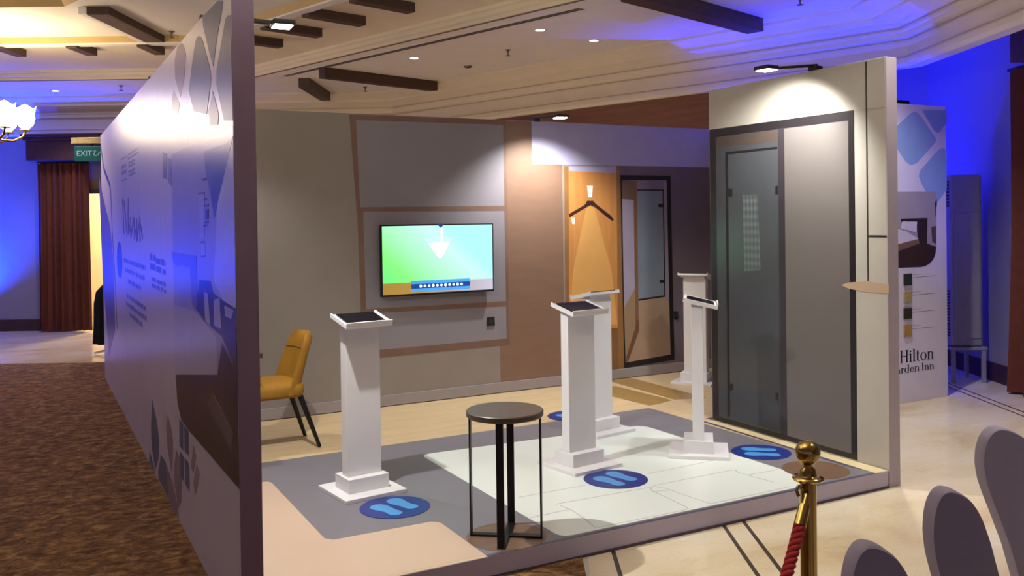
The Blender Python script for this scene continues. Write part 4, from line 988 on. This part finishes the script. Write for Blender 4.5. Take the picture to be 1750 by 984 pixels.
arm_lamp((XL+.04, 4.15, H), (1.05, 4.13, H+.01), (1.75, 4.35, 0), 200, 'black arm lamp on the near end of the long partition')
arm_lamp((XL+.04, 6.04, H), (1.05, 6.04, H+.01), (1.4, 5.8, 0), 60, 'black arm lamp on the long partition near the back wall')
arm_lamp((XR+.04, 4.02, H), (3.87, 3.98, H-.03), (4.30, 4.22, 1.70), 110, 'black arm lamp lighting the printed sliding door wall')
arm_lamp((3.86, YB+.04, HB), (3.80, 6.20, HB-.02), (3.85, 6.67, 1.0), 120, 'black arm lamp above the printed wardrobe niche')
t = thing('cable_clip', 'black bracket on top of the white sponsor panel', 'bracket', (6.28, YH+.045, H+.001))
obj('clip_body', MB().box(-.12, .12, -.03, .03, 0, .03), m_arm, t, bevel=0.004)
obj('clip_lip', MB().box(-.12, -.05, -.045, -.03, .004, .03), m_arm, t, bevel=0.003)

# ------------------------------------------------------------------ podiums with tablets
m_pod = M('podium_white', '#dcd9dd', 0.42, var=0.015)
m_tab = M('tablet_black', '#14161c', 0.12)
m_scr = M('tablet_screen', '#0b0d16', 0.07, spec=0.6)
def podium():
    t = thing('podium', 'x', 'podium', (0,0,ZP+2*LV), 0, 'white tablet podiums')
    obj('base_plate', MB().box(-.178,.178,-.178,.178,0,.020), m_pod, t, bevel=0.002)
    obj('plinth', MB().box(-.117,.117,-.088,.088,.020,.095), m_pod, t, bevel=0.002)
    obj('column', MB().box(-.100,.100,-.034,.034,.095,.905), m_pod, t, bevel=0.002)
    A = math.radians(13); rot = Matrix.Rotation(A, 4, 'X'); o = Vector((0, -.02, .925))
    def tl(mb): 
        mb.v = [rot @ v + o for v in mb.v]; return mb
    tr = obj('tray', tl(MB().box(-.135,.135,-.105,.105,-.010,.006)), m_pod, t, bevel=0.002)
    obj('tray_lip', tl(MB().box(-.135,.135,-.105,-.097,.006,.024)), m_pod, tr, bevel=0.0015)
    obj('tray_lip', tl(MB().box(-.135,-.127,-.097,.105,.006,.014)), m_pod, tr, bevel=0.0015)
    obj('tray_lip', tl(MB().box(.127,.135,-.097,.105,.006,.014)), m_pod, tr, bevel=0.0015)
    obj('support_wedge', MB().prism([(-.09,-.034,.90),(-.09,.034,.90),(-.09,.034,.9365),(-.09,-.034,.9135)], (.18,0,0)), m_pod, t)
    tb = obj('tablet', tl(MB().box(-.112,.112,-.082,.086,.006,.014)), m_tab, t, bevel=0.003)
    obj('tablet_screen', tl(MB().box(-.102,.102,-.072,.076,.0138,.0146)), m_scr, tb)
    return t
pod = podium()
pod.location = (1.578, 4.672, ZP+2.2*LV); pod.rotation_euler = (0,0,0.12); pod['label'] = 'white tablet podium standing left, beside the yellow chair'
dup(pod, (2.845, 4.480, ZP+3.2*LV), 0.125, 'white tablet podium in front on the white floor print')
dup(pod, (3.420, 5.135, ZP+3.2*LV), math.pi+.16, 'white podium turned away, directly behind the front middle one')
dup(pod, (3.630, 4.345, ZP+5*LV), 0.87, 'slim side-on white podium beside the printed sliding door')
dup(pod, (5.14, 6.17, ZP+1.2*LV), 2.15, 'farthest cream lit podium beside the printed mirror')

# ------------------------------------------------------------------ round side table
m_ttop = M('table_top_wood', '#4a3f36', 0.4, var=0.12, scale=10, stretch=(1,6,1))
m_blkm = M('black_steel', '#101012', 0.4, metal=0.2)
st = thing('side_table', 'round dark wood side table on black flat bar frame', 'table', (1.92, 3.655, ZP+4.2*LV), -YAW-.14)
obj('table_top', MB().lathe([(0,.555),(.172,.555),(.178,.560),(.178,.580),(.174,.584),(0,.584)], n=48), m_ttop, st, smooth=35)
for a, lab in ((0,''),(90,''),(180,''),(270,'')):
    d = Vector((math.cos(math.radians(a)), math.sin(math.radians(a)), 0)); s = Vector((-d.y, d.x, 0))
    obj('leg', MB().bar(d*.163+Vector((0,0,0)), d*.163+Vector((0,0,.556)), .034, .008, side=s), m_blkm, st)
obj('cross_bar', MB().bar((-.163,0,.006),(.163,0,.006), .034, .008, side=(0,1,0)), m_blkm, st)
obj('cross_bar', MB().bar((0,-.163,.0065),(0,.163,.0065), .034, .008, side=(1,0,0)), m_blkm, st)
obj('top_bar', MB().bar((-.163,0,.552),(.163,0,.552), .034, .006, side=(0,1,0)), m_blkm, st)
obj('top_bar', MB().bar((0,-.163,.552),(0,.163,.552), .034, .006, side=(1,0,0)), m_blkm, st)

# ------------------------------------------------------------------ mustard chair and desk
m_must = M('mustard_fabric', '#96680f', 0.75, var=0.10, scale=12, bump=0.15, bscale=200)
ch = thing('dining_chair', 'mustard yellow upholstered chair with slanted black legs', 'chair', (1.36, 5.875, ZP+1.2*LV), 0)
# local: faces -X; seat centre at the origin
def loft(rows, closed=True):
    mb = MB(); n = len(rows[0]); vs = [p for r in rows for p in r]; fs = []
    for i in range(len(rows)-1):
        for k in range(n):
            k2 = (k+1) % n; fs.append((i*n+k, i*n+k2, (i+1)*n+k2, (i+1)*n+k))
    fs.append(tuple(range(n))[::-1]); fs.append(tuple((len(rows)-1)*n+k for k in range(n)))
    return mb.add(vs, fs)
def seat_row(z, sx, sy, dx=0, crown=0.0):
    base_ = rounded([(-.235*sx+dx,-.215*sy*.94),(.20*sx+dx,-.205*sy),(.20*sx+dx,.205*sy),(-.235*sx+dx,.215*sy*.94)], .09, 5)
    return [Vector((a, b, z)) for a, b in base_]
obj('seat', loft([seat_row(.335,.80,.80), seat_row(.340,.93,.93), seat_row(.365,1,1), seat_row(.400,1,1), seat_row(.420,.97,.97), seat_row(.432,.86,.86), seat_row(.436,.5,.5)]), m_must, ch, smooth=60)
rows = []
for j in range(12):
    g = j/11; z = .36+.375*g; cx = .165+.085*g+.02*g*g; hw = (.212-.040*g) * (1 if g < .8 else math.sqrt(max(0.02, 1-((g-.8)/.2)**2*.55)))
    th = .050*(1 if g < .9 else (1.0-(g-.9)/.1*.75)); n = 12; fr = []; bk = []
    for k in range(n+1):
        u = -1+2*k/n; wrap = -.075*abs(u)**2.6*(1-.35*g)
        rim = 1.0 if abs(u) < .95 else .5
        fr.append(Vector((cx-th/2*rim+wrap, u*hw, z))); bk.append(Vector((cx+th/2*rim+wrap, u*hw, z)))
    rows.append(fr+bk[::-1])
obj('backrest', loft(rows), m_must, ch, smooth=70)
mb = MB(); g = .72
mb.tube([(.165+.085*g+.02*g*g-.026-.075*abs(u)**2.6*(1-.35*g), u*.178, .36+.375*g) for u in [x/10 for x in range(-9, 10)]], .004, 6)
obj('back_seam', mb, M('mustard_seam', '#8a5c12', 0.8), ch, smooth=60)
for sx, sy in ((1,1),(1,-1),(-1,1),(-1,-1)):
    a = Vector((.17 if sx > 0 else -.17, sy*.14, .345)); b = Vector((.285 if sx > 0 else -.22, sy*.173, 0.005))
    obj('leg', MB().tube([a, b], [.019, .012], 10), m_blkm, ch, smooth=50)
dk2 = thing('desk', 'dark wood desk edge showing behind the near partition end', 'desk', (0.775, 5.58, ZP+1.2*LV))
obj('desk_top', MB().box(0, .49, 0, .75, .625, .655), m_darkwood, dk2, bevel=0.004)
for x in (.03, .22):
    for y in (.06, .66): obj('leg', MB().box(x, x+.035, y, y+.035, 0, .625), m_blkm, dk2)

# ------------------------------------------------------------------ stanchions and rope
m_br = M('polished_brass', '#b3985a', 0.16, metal=1.0, var=0.08, scale=5)
m_rope = M('red_rope', '#a3141c', 0.7, var=0.12, scale=60)
sp = thing('stanchion', 'polished brass rope stanchion with ball top', 'stanchion', room(.813, 2.50, 0), -YAW, 'brass rope stanchions')
obj('post', MB().lathe([(.0225,.02),(.0225,.825)], n=28), m_br, sp, smooth=40)
obj('base', MB().lathe([(0,0),(.16,0),(.16,.012),(.12,.028),(.04,.045),(.026,.06)], n=36), m_br, sp, smooth=40)
obj('collar', MB().lathe([(.0225,.815),(.040,.822),(.043,.827),(.040,.832),(.026,.836)], n=28), m_br, sp, smooth=50)
obj('neck', MB().lathe([(.026,.834),(.023,.842),(.021,.852),(.014,.858),(.013,.864),(.018,.870)], n=24), m_br, sp, smooth=60)
prf = [(.0345*math.cos(a), .899+.0345*math.sin(a)) for a in [math.radians(-62+12*k) for k in range(13)]]+[(0, .9335)]
obj('ball', MB().lathe(prf, n=32), m_br, sp, smooth=80)
obj('rope_ring', MB().tube([(-.020,-.012,.80),(-.034,-.020,.812),(-.040,-.024,.80),(-.034,-.022,.785)], .005, 8), m_br, sp, smooth=60)
sp2 = dup(sp, room(.01, 1.35, 0), -YAW+2.4, 'second brass rope stanchion in front of the camera', 'brass rope stanchions')
rp = thing('barrier_rope', 'braided red rope hanging from the brass stanchion', 'rope', room(.813, 2.50, 0))
A = room(.800, 2.470, .79); Bq = room(.03, 1.385, .79); bs = Vector(room(.813, 2.50, 0))
def cat(t): 
    p = A.lerp(Bq, t); p.z -= 4*.36*t*(1-t); return p - bs
N = 120; path = [cat(t) for t in [.045+.91*k/N for k in range(N+1)]]
obj('rope_core', MB().tube(path, .011, 8), m_rope, rp, smooth=60)
for k3 in range(3):
    pts = []
    for i, p in enumerate([cat(.045+.91*k/600) for k in range(601)]):
        tt = (cat(min(1, .045+.91*(i+1)/600))-cat(.045+.91*(i-1)/600)).normalized(); s = tt.cross(Vector((0,0,1))).normalized(); u = tt.cross(s)
        an = 2*math.pi*(i/21.0)+k3*2*math.pi/3
        pts.append(p+(s*math.cos(an)+u*math.sin(an))*.0078)
    obj('rope_strand', MB().tube(pts, .0092, 7), m_rope, rp, smooth=80)
for t0, t1 in ((0.0, .05), (.95, 1.0)):
    obj('rope_end_cap', MB().tube([cat(t0), cat(t0+.3*(t1-t0)), cat(t0+.35*(t1-t0)), cat(t1)] if t0 == 0 else [cat(t0), cat(t0+.65*(t1-t0)), cat(t0+.7*(t1-t0)), cat(t1)], [.008,.008,.016,.017] if t0 == 0 else [.017,.016,.008,.008], 14), m_br, rp, smooth=50)

# ------------------------------------------------------------------ three white petal-shaped panels at the lower right
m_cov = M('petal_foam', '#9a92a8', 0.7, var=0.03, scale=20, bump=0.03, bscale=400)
petal = [(-.012,.893),(.0,.900),(.020,.896),(.047,.876),(.062,.853),(.074,.826),(.090,.772),(.106,.700),(.128,.600),(.155,.480),(.185,.320),(.205,.15),(.215,.03),(.065,.03),(.062,.15),(.055,.30),(.042,.42),(.022,.53),(.000,.620),(-.018,.690),(-.029,.740),(-.034,.790),(-.032,.835),(-.024,.872)]
def petal_mesh(sx):
    W = .05; N = len(petal); rows = []
    pts = rounded([(a*sx, b) for a, b in petal], .012, 2)
    cx = sum(p[0] for p in pts)/len(pts); cz = sum(p[1] for p in pts)/len(pts)
    for yy, k in ((0, .985), (.004, .995), (.010, 1), (W-.010, 1), (W-.004, .995), (W, .985)):
        rows.append([Vector((cx+(a-cx)*k, yy, cz+(b-cz)*k)) for a, b in pts])
    return mesh(loft(rows), 'petal', 35)
axis = math.radians(-5)
for lat, dep, sx, lab in ((1.476, 2.74, 1.55, 'white rounded petal-shaped panel, the tallest one at the right edge'), (1.030, 2.14, 1.17, 'white rounded petal-shaped panel, the middle one of three'), (.703, 1.79, 1.17, 'white rounded petal-shaped panel, lowest of three with only its tip showing')):
    t = thing('petal_panel', lab, 'panel', room(lat, dep, 0), -YAW-axis, 'white petal panels at the lower right')
    obj('petal_board', petal_mesh(sx), m_cov, t)
    obj('foot_plate', MB().box(-.02, .30, -.06, .18, 0, .03), m_cov, t, bevel=0.008)
